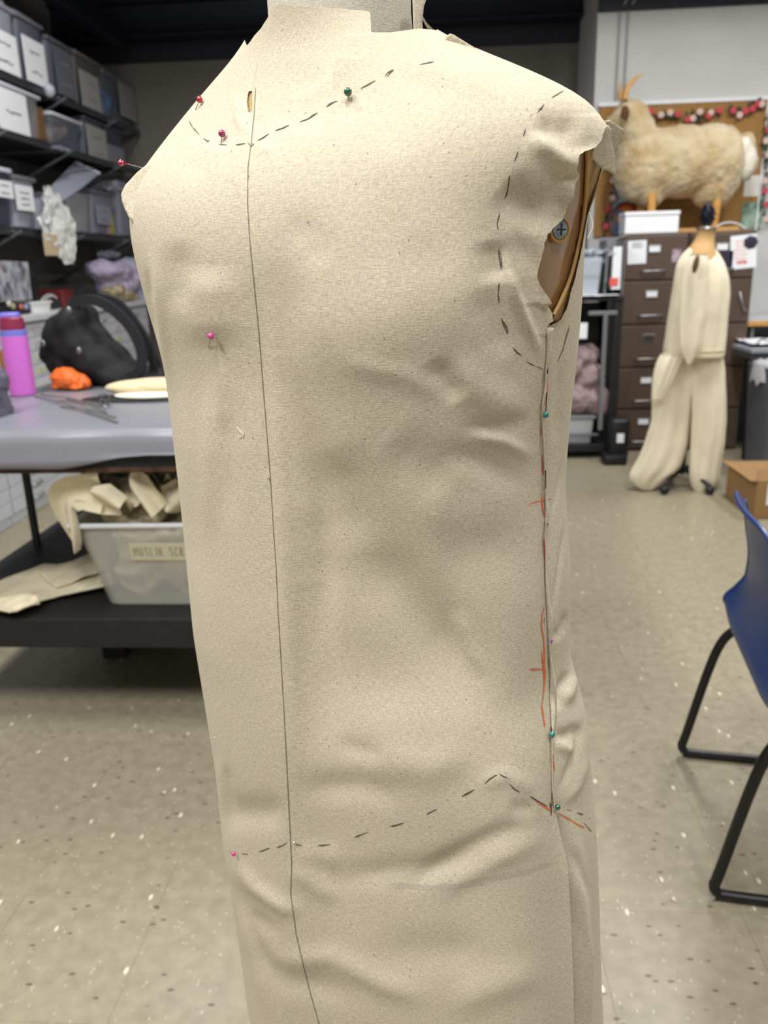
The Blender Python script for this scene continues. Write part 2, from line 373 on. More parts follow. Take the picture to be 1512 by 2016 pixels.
def g_front(ph, z):
    x, y = proj(S(ph, z)); back = ph > silp(z)
    w = wobble(x, y)
    g = np.minimum(EF(y)-x+np.where(y < 640, w, 0), y-TOP(x)+.5*w)
    slit = 5.5*(1-((y-201)/31)**2)-np.abs(x-(493.5+.02*(y-200)))
    g = np.minimum(g, -slit)
    g = np.where(back & (y < 230), (silp(z)+.5-ph)*600, g)
    g = np.where(back & (y >= 230), -5, g)
    return np.where(ph < 0, np.maximum(g, np.where(ph < -1.2, (1.445-z)*300, -99)), g)
def g_back(ph, z):
    x, y = proj(S(ph, z)); vis = ph < silp(z)
    g = np.where(vis, np.where(y > 325, x-EB(y)+np.where(y < 640, wobble(x, y), 0), -9), np.where(y > 250, 5, (ph-silp(z)-.02)*600))
    return g
def panel(name, p0, p1, nph, z0, z1, nz, g, off, material, parent, **k):
    A, B = np.meshgrid(np.linspace(p0, p1, nph), np.linspace(z0, z1, nz)); sh = A.shape
    G = g(A.ravel(), B.ravel()).reshape(sh); keep = G > 0
    # slide the border vertices to the cut line
    PA, PB = A.copy(), B.copy(); grow = np.zeros(sh, bool)
    da, db = A[0, 1]-A[0, 0], B[1, 0]-B[0, 0]
    for di, dj in ((0, 1), (0, -1), (1, 0), (-1, 0)):
        nb = np.roll(np.roll(keep, -di, 0), -dj, 1)
        if di == 1: nb[-1] = False
        if di == -1: nb[0] = False
        if dj == 1: nb[:, -1] = False
        if dj == -1: nb[:, 0] = False
        t = (~keep) & nb & (~grow)
        if not t.any(): continue
        a, b = A[t], B[t]; lo = np.zeros(a.shape); hi = np.ones(a.shape)
        for _ in range(9):
            m_ = (lo+hi)/2; v = g(a+dj*da*m_, b+di*db*m_) > 0
            hi = np.where(v, m_, hi); lo = np.where(v, lo, m_)
        PA[t] = a+dj*da*hi; PB[t] = b+di*db*hi; grow |= t
    use = keep | grow
    a, b = PA.ravel(), PB.ravel(); P = S(a, b); n = Snorm(a, b); x, y = proj(P); f = face(a, b, P, n)
    P = P + n*((relief(x, y)*f + off(x, y, a, b, f)))[:, None]
    U = use.ravel(); fl = np.array(grid_faces(*sh)); cnt = keep.ravel()[fl].sum(1); ok = U[fl].all(1) & (cnt >= 1)
    fl = fl[ok]; ids = np.unique(fl); mp = -np.ones(U.size, int); mp[ids] = np.arange(len(ids)); fl = mp[fl]
    me = bpy.data.meshes.new(name); V = P[ids]
    me.vertices.add(len(V)); me.vertices.foreach_set('co', V.astype('f').ravel())
    me.loops.add(fl.size); me.loops.foreach_set('vertex_index', fl.ravel().astype('i'))
    me.polygons.add(len(fl)); me.polygons.foreach_set('loop_start', (np.arange(len(fl))*4).astype('i'))
    uv = me.uv_layers.new(name='UVMap')
    arc = np.stack([a*.17, b], 1)[ids]
    uv.data.foreach_set('uv', arc[fl.ravel()].astype('f').ravel())
    me.update(); me.validate(); me.shade_smooth(); me.materials.append(material)
    o = bpy.data.objects.new(name, me); C.objects.link(o)
    if parent: link(o, parent)
    return meta(o, **k)
def off_front(x, y, a, b, f):
    h = 0*x
    # the right neckline piece lies over the standing strip
    sm = lambda t: np.clip(t, 0, 1)
    ex = np.interp(y, [80, 120, 150, 172], [681, 671, 663, 661]); ty = np.interp(x, [681, 712, 740, 772], [80, 77, 68, 60])
    h += .0030*sm((x-ex+3)/4)*sm((y-ty+3)/4)*sm((188-y)/60)*sm((800-x)/110)
    # the strip stands proud of the slashed left piece
    ls = np.interp(y, [8, 60, 120, 190, 230], [545, 528, 510, 498, 496])
    h += .0022*sm((x-ls+2)/4)*sm((236-y)/110)*sm((760-x)/90)
    # cut armhole edge stands away from the plate
    de = EF(y)-x
    h += .004*np.exp(-np.clip(de, 0, 200)/22)*((y > 225) & (y < 600))
    h += .005*np.exp(-np.clip(de, 0, 200)/16)*(y > 1590)*np.clip((y-1590)/120, 0, 1)
    h += -.0007*np.exp(-np.clip(de, 0, 200)/14)*((y > 660) & (y < 1590))
    return h*f
def off_back(x, y, a, b, f):
    de = x-EF(y)
    h = -.0012*np.exp(-np.clip(de, 0, 300)/10)*((y > 640) & (y <= 1600))
    h += (-.012*np.exp(-np.clip(de, 0, 300)/9)+.006*np.exp(-((de-30)/16)**2))*np.clip((y-1590)/160, 0, 1)
    h += .0022*np.exp(-np.clip(x-EB(y), 0, 300)/10)*(y < 640)
    return h*f - .001
_G = None
def newton(a, b, px, py, it=8):
    for _ in range(it):
        x, y = proj(S(a, b)); e = 1e-4
        xa, ya = proj(S(a+e, b)); xb, yb = proj(S(a, b+e)); J = np.array([[(xa-x)/e, (xb-x)/e], [(ya-y)/e, (yb-y)/e]])
        det = J[0, 0]*J[1, 1]-J[0, 1]*J[1, 0]; det = np.where(np.abs(det) < 1e3, 1e3*np.sign(det+1e-9), det)
        ex, ey = px-x, py-y
        a = a + np.clip((J[1, 1]*ex-J[0, 1]*ey)/det, -.08, .08); b = b + np.clip((-J[1, 0]*ex+J[0, 0]*ey)/det, -.01, .01)
        b = np.clip(b, .5, 1.515)
    return a, b
def on_S(px, py, off=0., relf=True):
    "points of the cloth surface seen at the given picture positions"
    px = np.asarray(px, float); py = np.asarray(py, float)
    global _G
    if _G is None:
        GA, GB = np.meshgrid(np.linspace(-2.0, 2.0, 161), np.linspace(.5, 1.51, 203)); GP = S(GA.ravel(), GB.ravel()); gn = Snorm(GA.ravel(), GB.ravel())
        vis = ((CAM-GP)*gn).sum(-1) > 0; gx, gy = proj(GP); ga, gb = GA.ravel()[vis], GB.ravel()[vis]; _G = (gx[vis], gy[vis], ga, gb)
    gx, gy, ga, gb = _G
    idx = [int(np.argmin((gx-u)**2+(gy-v)**2)) for u, v in zip(px, py)]; a = ga[idx]; b = gb[idx]
    a, b = newton(a, b, px, py)
    def full(a, b):
        P = S(a, b); n = Snorm(a, b); f = face(a, b, P, n); x, y = proj(P)
        return P, n, relief(x.copy(), y.copy())*f + np.where(px < EF(py)+1, off_front(x, y, a, b, f), off_back(x, y, a, b, f))
    if relf:
        tx, ty = px.copy(), py.copy()
        for _ in range(5):      # the folds shift what lies under a picture point
            P, n, r = full(a, b); x, y = proj(P+n*r[:, None]); tx += .8*np.clip(px-x, -12, 12); ty += .8*np.clip(py-y, -12, 12)
            a, b = newton(a, b, tx, ty, 3)
        P, n, r = full(a, b); P = P+n*r[:, None]
    else: P = S(a, b); n = Snorm(a, b)
    v = CAM-P; t = off/np.maximum((n*v).sum(-1), .25*np.linalg.norm(v, axis=-1))
    return P + v*(t[:, None] if hasattr(t, 'shape') else t)
def patch(name, poly, step, fn, material, parent, uvscale=True, **k):
    "flat outline cut from cloth, meshed and laid in 3-D by fn(px,py)"
    B = []
    for (x0, y0), (x1, y1) in zip(poly, poly[1:]+poly[:1]):
        L = max(1, int(math.hypot(x1-x0, y1-y0)/step))
        B += [(x0+(x1-x0)*i/L, y0+(y1-y0)*i/L) for i in range(L)]
    xs = [p[0] for p in B]; ys = [p[1] for p in B]; I = []
    for x in np.arange(min(xs), max(xs), step):
        for y in np.arange(min(ys), max(ys), step):
            ins = False; j = len(poly)-1
            for i in range(len(poly)):
                xi, yi = poly[i]; xj, yj = poly[j]
                if (yi > y) != (yj > y) and x < (xj-xi)*(y-yi)/(yj-yi)+xi: ins = not ins
                j = i
            if ins and seg_dist(np.array([x]), np.array([y]), poly+poly[:1])[0] > step*.5: I.append((x, y))
    n = len(B); vs = [Vector(p) for p in B+I]
    v, e, f, *_ = delaunay_2d_cdt(vs, [(i, (i+1) % n) for i in range(n)], [], 1, 1e-4)
    X = np.array([p.x for p in v]); Y = np.array([p.y for p in v]); P = fn(X, Y)
    o = obj(name, P, f, material, parent, **k)
    uv = o.data.uv_layers.new(name='UVMap')
    for l in o.data.loops: uv.data[l.index].uv = (X[l.vertex_index]*.00036, -Y[l.vertex_index]*.00036)
    md = o.modifiers.new('thick', 'SOLIDIFY'); md.thickness = .0006; md.offset = 0
    return o
# ---- the garment
cen = D0*FH
dress = thing('muslin_dress', (cen[0], cen[1], 0), 'large unbleached muslin toile draped and pinned on the nearest dress form, drawn with pencil lines', 'garment')
panel('front_panel', -2.45, 2.2, 640, .55, 1.515, 860, g_front, off_front, M_MUS, dress)
panel('back_panel', .6, 2*pi-2.4, 300, .55, 1.45, 460, g_back, off_back, M_MUS, dress)
# folded seam allowance standing up along the side seam
ys = np.array(list(range(645, 1600, 9)))
wd = np.interp(ys, [645, 700, 735, 770, 800, 900, 975, 1010, 1030, 1050, 1120, 1180, 1222, 1250, 1290, 1340, 1400, 1436, 1450, 1590], [13, 10, 3, 7, 5, 5, 4, 10, 7, 2, 5, 8, 13, 8, 5, 12, 12, 8, 3, 4])
xa = EF(ys)-1.0; A = on_S(xa, ys.astype(float), .0004); Bm = on_S(xa+wd*.6, ys.astype(float), .0035); Cc = on_S(xa+wd, ys.astype(float), .0022)
V = np.concatenate([A, Bm, Cc]); n = len(ys)
o = obj('seam_allowance', V, [(i, i+1, n+i+1, n+i) for i in range(n-1)]+[(n+i, n+i+1, 2*n+i+1, 2*n+i) for i in range(n-1)], M_MUS, dress)
uv = o.data.uv_layers.new(name='UVMap')
for l in o.data.loops:
    p = V[l.vertex_index]; uv.data[l.index].uv = (p[0]+p[1], p[2])
mdd = o.modifiers.new('thick', 'SOLIDIFY'); mdd.thickness = .0008
def lay(off): return lambda X, Y: on_S(X, Y, off)
def sheet(p0, p1, p2, d0, d1, d2):
    "plane through three picture points at three distances along the view"
    A_ = np.array([[p0[0], p0[1], 1], [p1[0], p1[1], 1], [p2[0], p2[1], 1]], float); k_ = np.linalg.solve(A_, [1/d0, 1/d1, 1/d2])
    def f(X, Y):
        inv = k_[0]*X+k_[1]*Y+k_[2]; r = FW[None] + RT[None]*((X-756)/FPX)[:, None] - UP[None]*((Y-1008)/FPX)[:, None]
        return CAM + r/inv[:, None]
    return f
def dist_of(px, py):
    p = on_S([px], [py])[0]; return float((p-CAM)@FW)
dl = dist_of(275, 380); dr = dist_of(1180, 290)
dS = lambda X: float((S(np.array([X[0]]), np.array([X[1]]))[0]-CAM)@FW)
# left arm: cut edge sticking out past the shoulder
patch('armhole_flap', [(292,322),(270,340),(246,366),(239,382),(240,396),(246,412),(254,428),(262,440),(285,400),(296,350)], 5,
      sheet((290,330),(240,385),(256,430), dl+.004, dl+.02, dl+.012), M_MUS, dress)
# right arm: corner of the back piece and turned-back scrap
patch('back_flap', [(1150,300),(1162,270),(1185,240),(1200,236),(1229,255),(1226,266),(1219,280),(1218,292),(1211,300),(1213,346),(1204,341),(1191,331),(1178,318),(1160,296)], 5,
      sheet((1160,280),(1225,256),(1212,345), dr+.01, dr+.012, dr+.03), M_MUS, dress)
patch('back_flap_turned', [(1150,296),(1176,268),(1196,246),(1204,254),(1203,275),(1208,296),(1213,347),(1196,336),(1186,334),(1165,312)], 5,
      sheet((1160,290),(1203,256),(1210,345), dr+.005, dr+.004, dr+.02), M_MUS, dress)
dsh = dist_of(900, 110)
patch('seam_allowance', [(876,80),(880,70),(886,66),(893,68),(925,88),(955,105),(976,120),(986,130),(960,135),(900,105)], 6,
      sheet((880,70),(985,128),(900,110), dsh+.015, dsh+.02, dsh+.02), M_MUS, dress)
dnk = dist_of(800, 50)
patch('seam_allowance', [(812,-20),(836,-16),(838,2),(834,12),(831,40),(832,66),(815,66)], 6, sheet((812,-20),(838,0),(832,66), dnk+.02, dnk+.035, dnk+.03), M_MUS, dress)
dls = dist_of(450, 160)
patch('seam_allowance', [(470,112),(460,118),(447,136),(430,160),(414,182),(399,208),(406,206),(430,178),(455,145)], 5, sheet((470,112),(399,208),(430,160), dls+.03, dls+.04, dls+.035), M_MUS, dress)
# ---- the dress form inside
form = thing('dress_form', (cen[0], cen[1], 0), 'linen-covered dress form with brown glossy arm plate under the large muslin toile', 'dress form')
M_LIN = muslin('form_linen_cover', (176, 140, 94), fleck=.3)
M_NECK = muslin('form_neck_linen', (214, 208, 192), fleck=.15)
M_PLATE = mat('brown_glossy_plastic', (148, 108, 66), .22, var=.12, scale=30, spec=.6, coat=.5)
zz = np.linspace(.60, 1.436, 100); pp = np.linspace(-pi, pi, 97)
A_, B_ = np.meshgrid(pp, zz); P = S(A_.ravel(), B_.ravel()) - Snorm(A_.ravel(), B_.ravel())*np.interp(B_.ravel(), [1.1, 1.3], [.032, .0135])[:, None]
o = obj('torso', P, grid_faces(100, 97), M_LIN, form)
uv = o.data.uv_layers.new(name='UVMap')
for l in o.data.loops: uv.data[l.index].uv = (A_.ravel()[l.vertex_index]*.17, B_.ravel()[l.vertex_index])
# neck: slightly flared linen column with a wooden cap above the frame
nk = MB(); nc = S(np.array([0, pi]), np.array([1.49, 1.49])).mean(0); na = np.interp(1.49, ZT, AT)
nk.lathe([(na*1.02-.002, 1.40), (na*1.02-.003, 1.44), (na-.004, 1.47), (na-.004, 1.50), (na-.004, 1.55)], 48, (nc[0], nc[1]))
o = nk.build('neck', M_NECK, form, smooth=True)
uv = o.data.uv_layers.new(name='UVMap')
for l in o.data.loops:
    p = o.data.vertices[l.vertex_index].co; uv.data[l.index].uv = (math.atan2(p.y-nc[1], p.x-nc[0])*.06, p.z)
MB().lathe([(na-.004, 1.55), (na-.001, 1.553), (na-.003, 1.562), (.02, 1.57), (.012, 1.6), (.018, 1.62), (.004, 1.635)], 32, (nc[0], nc[1])).build('neck_cap', mat('dark_wood', (60, 42, 30), .4), form, smooth=True)
MB().tube([(cen[0], cen[1], .05), (cen[0], cen[1], .9)], .016).build('stand_pole', mat('black_iron', (22, 22, 24), .45, metal=.6), form, smooth=True)
fb = MB()
for k in range(5):
    a = 2*pi*k/5+.3; fb.tube([(cen[0], cen[1], .12), (cen[0]+.12*cos(a), cen[1]+.12*sin(a), .09), (cen[0]+.26*cos(a), cen[1]+.26*sin(a), .05)], [.016, .012, .01])
    fb.ball((cen[0]+.26*cos(a), cen[1]+.26*sin(a), .028), .028)
fb.build('stand_base', bpy.data.materials['black_iron'], form, smooth=True)
patch('arm_plate', [(1158,288),(1156,340),(1152,400),(1143,465),(1125,540),(1104,592),(1088,622),(1060,600),(1035,540),(1035,470),(1060,400),(1095,330),(1130,290)], 8,
      lambda X, Y: on_S(X, Y, -.0085+.003*np.clip((X-1060)/90, 0, 1), False), M_PLATE, form)
patch('shaded_side_cloth', [(1150,285),(1185,300),(1192,333),(1173,380),(1158,420),(1150,450),(1146,482),(1134,543),(1122,588),(1113,614),(1100,636),(1085,632),(1104,592),(1125,540),(1143,465),(1151,400),(1155,340),(1152,300)], 6,
      lambda X, Y: on_S(X, Y, -.0042, False), M_LIN, form)  # muslin inside the armhole, its shade put into the brown linen colour
cord = [(1157,288),(1156,340),(1152,400),(1143,465),(1125,540),(1104,592),(1090,620)]
MB().tube(spline(on_S(*zip(*cord), off=-.0030, relf=False), 6), .0013, 8).build('seam_cord', mat('gold_cord', (190, 150, 90), .6), form, smooth=True)
sc = on_S([1100], [452], -.005, False)[0]; sn = CAM-sc; sn /= np.linalg.norm(sn); sn = sn*.55+S0*.8; sn /= np.linalg.norm(sn)
Q = Matrix.Translation(Vector(sc)) @ Vector(sn).to_track_quat('Z', 'Y').to_matrix().to_4x4()
bz = MB().lathe([(.0078, -.002), (.0085, 0), (.0082, .0016), (.0066, .0018), (.0062, .0006)], 28, M=Q).build('screw_socket', mat('tan_plastic', (176, 134, 78), .35), form, smooth=True)
MB().lathe([(.0058, -.001), (.0058, .0016), (.0045, .0024), (.001, .0026)], 24, M=Q).build('screw', mat('zinc', (150, 160, 168), .35, metal=.9), form, smooth=True)
cr = MB()
for r_ in (0, pi/2): cr.box((-.0036, -.0005, .0022), (.0036, .0005, .0029), rz=r_, piv=(0, 0, .0025))
for v in cr.b.verts: v.co = Q@v.co
cr.build('cross_slot', mat('slot_dark', (30, 34, 38), .6), bz)
patch('inner_cloth', [(482,160),(506,160),(506,240),(484,240)], 8, lambda X, Y: on_S(X, Y, -.0022), muslin('shaded_muslin', (190, 166, 118), fleck=.3), dress)  # muslin seen through the slit, shade put into its tan colour
# ---- drawn lines: thin strips lying on the cloth
M_PENCIL = mat('graphite', (78, 72, 62), .8, var=.2, scale=900)
M_LINE = mat('faint_graphite', (124, 115, 98), .8)
M_CRAY = mat('orange_crayon', (214, 104, 62), .8, var=.15, scale=700)
M_BLUE = mat('blue_grey_wash', (158, 160, 150), .9)
def strip(mb, pts, w, off=.0003, dense=9, jitter=.35):
    Q_ = []
    for (x0, y0), (x1, y1) in zip(pts[:-1], pts[1:]):
        L = max(1, int(math.hypot(x1-x0, y1-y0)/dense)); Q_ += [(x0+(x1-x0)*i/L, y0+(y1-y0)*i/L) for i in range(L)]
    Q_.append(pts[-1]); Q_ = np.array(Q_); t = np.gradient(Q_, axis=0) if len(Q_) > 1 else np.array([[1, 0]])
    t /= np.linalg.norm(t, axis=1, keepdims=True)+1e-9; nn = np.stack([-t[:, 1], t[:, 0]], 1)
    m_ = len(Q_); ww = w/2*(1+jitter*np.array([random.uniform(-1, 1) for _ in range(m_)])); ww[0] *= .4; ww[-1] *= .4
    A1 = Q_+nn*ww[:, None]; A2 = Q_-nn*ww[:, None]; X = np.concatenate([A1[:, 0], A2[:, 0]]); Y = np.concatenate([A1[:, 1], A2[:, 1]])
    P_ = on_S(X, Y, off); mb.add(P_, [(i, i+1, m_+i+1, m_+i) for i in range(m_-1)])
g = MB(); strip(g, [(503,172),(500,225),(494,283),(488,330),(487,400),(492,480),(500,560),(509,650),(516,740),(524,840),(532,940),(538,1040),(543,1110),(547,1200),(553,1300),(560,1420),(565,1520),(571,1640),(574,1700),(572,1760),(583,1840),(598,1905),(612,1960),(628,2016),(640,2060)], 1.6, jitter=.25)
g.build('grainline', M_LINE, dress, label='thin pencil line down the front')
D_ = MB()
DASH = [[(372,238),(380,252)],[(379,250),(392,265)],[(400,272),(408,278),(412,276)],[(412,279),(402,273)],[(431,284),(447,285)],[(464,285),(483,282)],[(488,281),(494,288),(500,283),(493,282)],[(506,277),(518,271),(529,263)],[(541,257),(556,252),(569,246)],[(569,246),(552,254)],
 [(589,240),(606,234),(625,222)],[(610,230),(624,222)],[(642,210),(655,202),(664,198)],[(645,206),(655,200)],[(710,174),(725,166),(739,158)],[(758,150),(763,143),(775,136)],[(762,151),(768,143),(775,138)],[(826,127),(840,124),(854,121)],
 [(1086,192),(1098,185),(1110,178)],[(1058,222),(1066,212),(1072,204)],[(1060,214),(1066,215),(1071,206)],[(1042,232),(1048,224)],[(1030,268),(1035,254)],[(1012,318),(1017,308),(1021,297)],[(1014,316),(1019,299)],
 [(994,392),(999,378),(1003,352)],[(1000,370),(1004,345)],[(984,420),(979,440),(981,452)],[(982,490),(983,508),(987,530)],[(985,495),(988,526)],[(983,556),(981,580),(983,596)],[(988,626),(992,642),(1000,657),(998,645),(990,632)],
 [(1010,684),(1018,693),(1028,701)],[(1012,688),(1022,698)],[(1037,712),(1048,718),(1054,721)],[(1055,721),(1063,724),(1071,728)],
 [(456,1678),(450,1676)],[(476,1681),(488,1682)],[(510,1677),(522,1673),(531,1669)],[(544,1669),(556,1665),(565,1659)],[(583,1662),(595,1665)],[(625,1665),(640,1664),(651,1662)],[(698,1649),(712,1643),(723,1639)],[(700,1647),(712,1643)],
 [(767,1627),(782,1624),(796,1620)],[(772,1628),(788,1623)],[(839,1604),(850,1598),(861,1593)],[(842,1602),(858,1594)],[(909,1568),(922,1562),(934,1554)],[(912,1566),(925,1559)],[(954,1543),(965,1533),(979,1525)],
 [(983,1523),(990,1528),(999,1532)],[(986,1526),(998,1531)],[(1003,1543),(1012,1553),(1024,1560)],[(1044,1568),(1060,1578),(1078,1588)],[(1083,1580),(1084,1592)],[(1086,1580),(1085,1606)],[(526,944),(530,942),(534,956)],
 [(1116,1594),(1126,1596)],[(1136,1600),(1148,1604),(1146,1600)],[(1072,1216),(1071,1226)]]
for d in DASH: strip(D_, d, 2.0, dense=6)
D_.build('pencil_dashes', M_PENCIL, dress, label='dark pencil dashes marking neckline, armhole and hip', kind='stuff')
D_ = MB()
for d in [[(1116,662),(1108,690),(1098,712)],[(1122,640),(1112,675)],[(1094,1598),(1100,1592)],[(1150,1620),(1162,1634),(1172,1648)],[(1160,1610),(1172,1622)],[(1086,1560),(1087,1590)]]: strip(D_, d, 2.2)
D_.build('faint_pencil_lines', M_LINE, dress, kind='stuff')
D_ = MB()
for d in [[(1041,993),(1055,988),(1070,986),(1086,982)],[(1066,972),(1068,1000),(1072,1018)],[(1066,835),(1065,858)],[(1067,895),(1069,935)],[(1071,1062),(1073,1110),(1076,1150)],[(1072,1196),(1067,1212),(1066,1235),(1071,1260),(1072,1290),(1072,1330)],
          [(1066,1280),(1069,1310),(1072,1345),(1068,1385)],[(1041,1318),(1070,1318)],[(1074,1318),(1072,1350)],[(1066,1385),(1069,1405),(1073,1432)],[(1083,1432),(1084,1438)],[(1088,1480),(1090,1500),(1092,1518)],[(1054,1577),(1070,1587),(1088,1598)],
          [(1098,1600),(1112,1608),(1120,1613),(1132,1620),(1150,1630)],[(1108,1606),(1124,1612)],[(1136,1622),(1151,1629)],[(1075,740),(1078,760),(1074,785),(1069,805)],[(1083,1290),(1085,1320)]]: strip(D_, d, 2.6)
D_.build('orange_crayon_marks', M_CRAY, dress, label='orange crayon seam and notch marks', kind='stuff')
D_ = MB(); strip(D_, [(765,1742),(840,1748),(900,1746),(980,1728),(1040,1716),(1085,1700)], 13, off=.0002, jitter=.3)
M_WASH = mat('pale_blue_wash', (150, 158, 160), .9, trans=.86, var=.1, scale=300)
D_.build('pale_wash_line', M_WASH, dress)
# loose threads
th = MB()
for pts in ([(1160,418),(1166,435),(1166,450),(1158,466),(1158,470)],): th.tube(spline(sheet((1150,400),(1170,450),(1160,470), dr, dr, dr)(np.array([p[0] for p in pts], float), np.array([p[1] for p in pts], float)), 5), .00022, 6)
for pts in ([(466,840),(474,850),(480,856),(471,862)],[(480,850),(478,864)],[(1088,1218),(1098,1235),(1109,1248)],[(1100,1650),(1106,1668),(1114,1684)],[(1202,216),(1207,218)],[(1172,282),(1171,290)],[(413,1450),(424,1452)]): th.tube(spline(on_S([p[0] for p in pts], [p[1] for p in pts], .0006), 4), .00022, 6)
th.build('loose_thread', mat('white_thread', (232, 226, 208), .8), dress, kind='stuff')
# ---- pins
M_STEEL = mat('pin_steel', (170, 170, 168), .3, metal=1)
M_DSTEEL = mat('pin_shaft_dark', (52, 48, 44), .35, metal=.8)
def pin(hx, hy, tip, colr, label, r=.00175, lift=.0035, shaft=True, dark=False, group='glass-headed pins in the muslin'):
    h = on_S([hx], [hy], lift)[0]
    t = thing('dressmaking_pin', h, label, 'pin', group)
    mb = MB().ball(h, r, n=20, m_=14); mb.build('pin_head', colr, t, smooth=True)
    if shaft:
        e = on_S([tip[0]], [tip[1]], .0003)[0]; MB().tube([h, e], .00032, 8).build('pin_shaft', M_DSTEEL if dark else M_STEEL, t, smooth=True)
    return t
def pcol(n, c): return mat(n, c, .12, spec=.7, coat=1)
PG, PM, PR, PP, PT, PD, PV = pcol('pin_green', (8, 84, 62)), pcol('pin_magenta', (150, 22, 84)), pcol('pin_red', (168, 14, 34)), pcol('pin_pink', (206, 62, 140)), pcol('pin_teal', (12, 112, 100)), pcol('pin_indigo', (40, 26, 70)), pcol('pin_violet', (140, 60, 150))
pin(685, 181, (686, 198), PG, 'dark green glass-headed pin below the folded neckline corner', .0026)
pin(437, 263, (436, 282), PM, 'dark magenta pin at the front of the neckline dashes', .0025)
pin(393, 196, (385, 216), PR, 'red pin at the far shoulder edge beside the slashed neckline', .0024)
pin(415, 662, (411, 684), PP, 'pink pin alone on the left of the chest', .0023)
pin(1074, 817, (1077, 772), PT, 'teal pin on the side seam below the armhole', .0022, dark=True)
pin(1076, 1032, (1074, 1016), PD, 'indigo pin half hidden in the seam below the upper orange cross mark', .0014, .0018, False)
pin(1084, 1262, (1080, 1262), PV, 'violet pin half hidden in the side seam at the waist', .0018, .0022, False)
pin(1087, 1446, (1085, 1430), PT, 'teal pin low on the side seam where folds gather', .0024, dark=True)
pin(1098, 1589, (1090, 1600), PG, 'dark green pin at the hip line on the side seam', .0023, shaft=False)
pin(460, 1681, (450, 1677), pcol('pin_fuchsia', (200, 20, 120)), 'fuchsia pin at the left end of the hip dashes', .0021, shaft=False)
pin(579, 1659, (576, 1666), mat('pin_silver', (210, 205, 190), .2, metal=.6), 'tiny silver pin head where the centre line meets the hip dashes', .0013, .0015, False)
t = thing('dressmaking_pin', on_S([1078], [716], .001)[0], 'steel pin shaft showing on the side seam just below the armhole', 'pin', 'glass-headed pins in the muslin')
MB().tube(on_S([1078, 1078], [697, 736], .0016), .00042, 8).build('pin_shaft', M_DSTEEL, t)
t = thing('dressmaking_pin', on_S([1074], [940], .001)[0], 'steel pin shaft showing on the side seam above the upper orange cross mark', 'pin', 'glass-headed pins in the muslin')
MB().tube(on_S([1074, 1074], [926, 962], .003), .0005, 8).build('pin_shaft', M_DSTEEL, t)
pf = sheet((200,300),(300,300),(250,400), dl+.03, dl+.03, dl+.03); pp_ = pf(np.array([238., 252, 284, 300]), np.array([321., 323, 332, 336]))
t = thing('dressmaking_pin', pp_[0], 'red pin sticking out sideways from the far shoulder against the shelves', 'pin', 'glass-headed pins in the muslin')
MB().ball(pp_[0], .0024, n=20, m_=14).build('pin_head', PR, t, smooth=True)
MB().tube([pp_[0], pp_[1]], [.0009, .0004], 8).build('pin_collar', PR, t, smooth=True); MB().tube([pp_[1], pp_[3]], .00035, 8).build('pin_shaft', M_STEEL, t, smooth=True)
# ================================================================ FLOOR AND SHELL
M_FLOORB = mat('floor_joint', (122, 114, 98), .7)
MB().box((-3.1, -3, -.06), (4.5, 8.4, -.0035)).build('floor', M_FLOORB, kind='structure')
floor = bpy.data.objects['floor']
def vct():
    M = bpy.data.materials.new('vinyl_floor_tile'); M.use_nodes = True; nt = M.node_tree; b = nt.nodes['Principled BSDF']; N = nt.nodes.new; L = nt.links.new
    g_ = N('ShaderNodeNewGeometry'); oi = N('ShaderNodeObjectInfo')
    n = N('ShaderNodeTexNoise'); n.inputs['Scale'].default_value = 30; n.inputs['Detail'].default_value = 5; L(g_.outputs['Position'], n.inputs['Vector'])
    r = N('ShaderNodeValToRGB'); r.color_ramp.elements[0].position = .3; r.color_ramp.elements[1].position = .7
    r.color_ramp.elements[0].color = (srgb(139), srgb(131), srgb(110), 1); r.color_ramp.elements[1].color = (srgb(156), srgb(147), srgb(126), 1); L(n.outputs['Fac'], r.inputs[0])
    last = r.outputs[0]
    for sc, thr, rad, colr, st, rz in ((60, .95, .30, (222, 214, 194), (1, .45, 1), .5), (70, .88, .30, (98, 88, 74), (.5, 1, 1), 1.2), (110, .80, .28, (178, 170, 150), (1, .5, 1), 2.0)):
        mp = N('ShaderNodeMapping'); mp.inputs['Scale'].default_value = st; mp.inputs['Rotation'].default_value = (0, 0, rz); L(g_.outputs['Position'], mp.inputs[0])
        v = N('ShaderNodeTexVoronoi'); v.inputs['Scale'].default_value = sc; L(mp.outputs[0], v.inputs['Vector'])
        m1 = N('ShaderNodeMapRange'); m1.inputs[1].default_value = rad; m1.inputs[2].default_value = rad*.55; L(v.outputs['Distance'], m1.inputs[0])
        s = N('ShaderNodeSeparateColor'); L(v.outputs['Color'], s.inputs[0]); gt = N('ShaderNodeMath'); gt.operation = 'GREATER_THAN'; gt.inputs[1].default_value = thr; L(s.outputs[1], gt.inputs[0])
        mm = N('ShaderNodeMath'); mm.operation = 'MULTIPLY'; L(m1.outputs[0], mm.inputs[0]); L(gt.outputs[0], mm.inputs[1])
        x = N('ShaderNodeMixRGB'); x.inputs[2].default_value = (*[srgb(q) for q in colr], 1); L(mm.outputs[0], x.inputs[0]); L(last, x.inputs[1]); last = x.outputs[0]
    mr = N('ShaderNodeMapRange'); mr.inputs[3].default_value = .985; mr.inputs[4].default_value = 1.015; L(oi.outputs['Random'], mr.inputs[0])
    x = N('ShaderNodeMixRGB'); x.blend_type = 'MULTIPLY'; x.inputs[0].default_value = 1; L(last, x.inputs[1]); L(mr.outputs[0], x.inputs[2]); L(x.outputs[0], b.inputs['Base Color'])
    b.inputs['Roughness'].default_value = .38; b.inputs['Specular IOR Level'].default_value = .4
    return M
M_VCT = vct(); TS = .3048
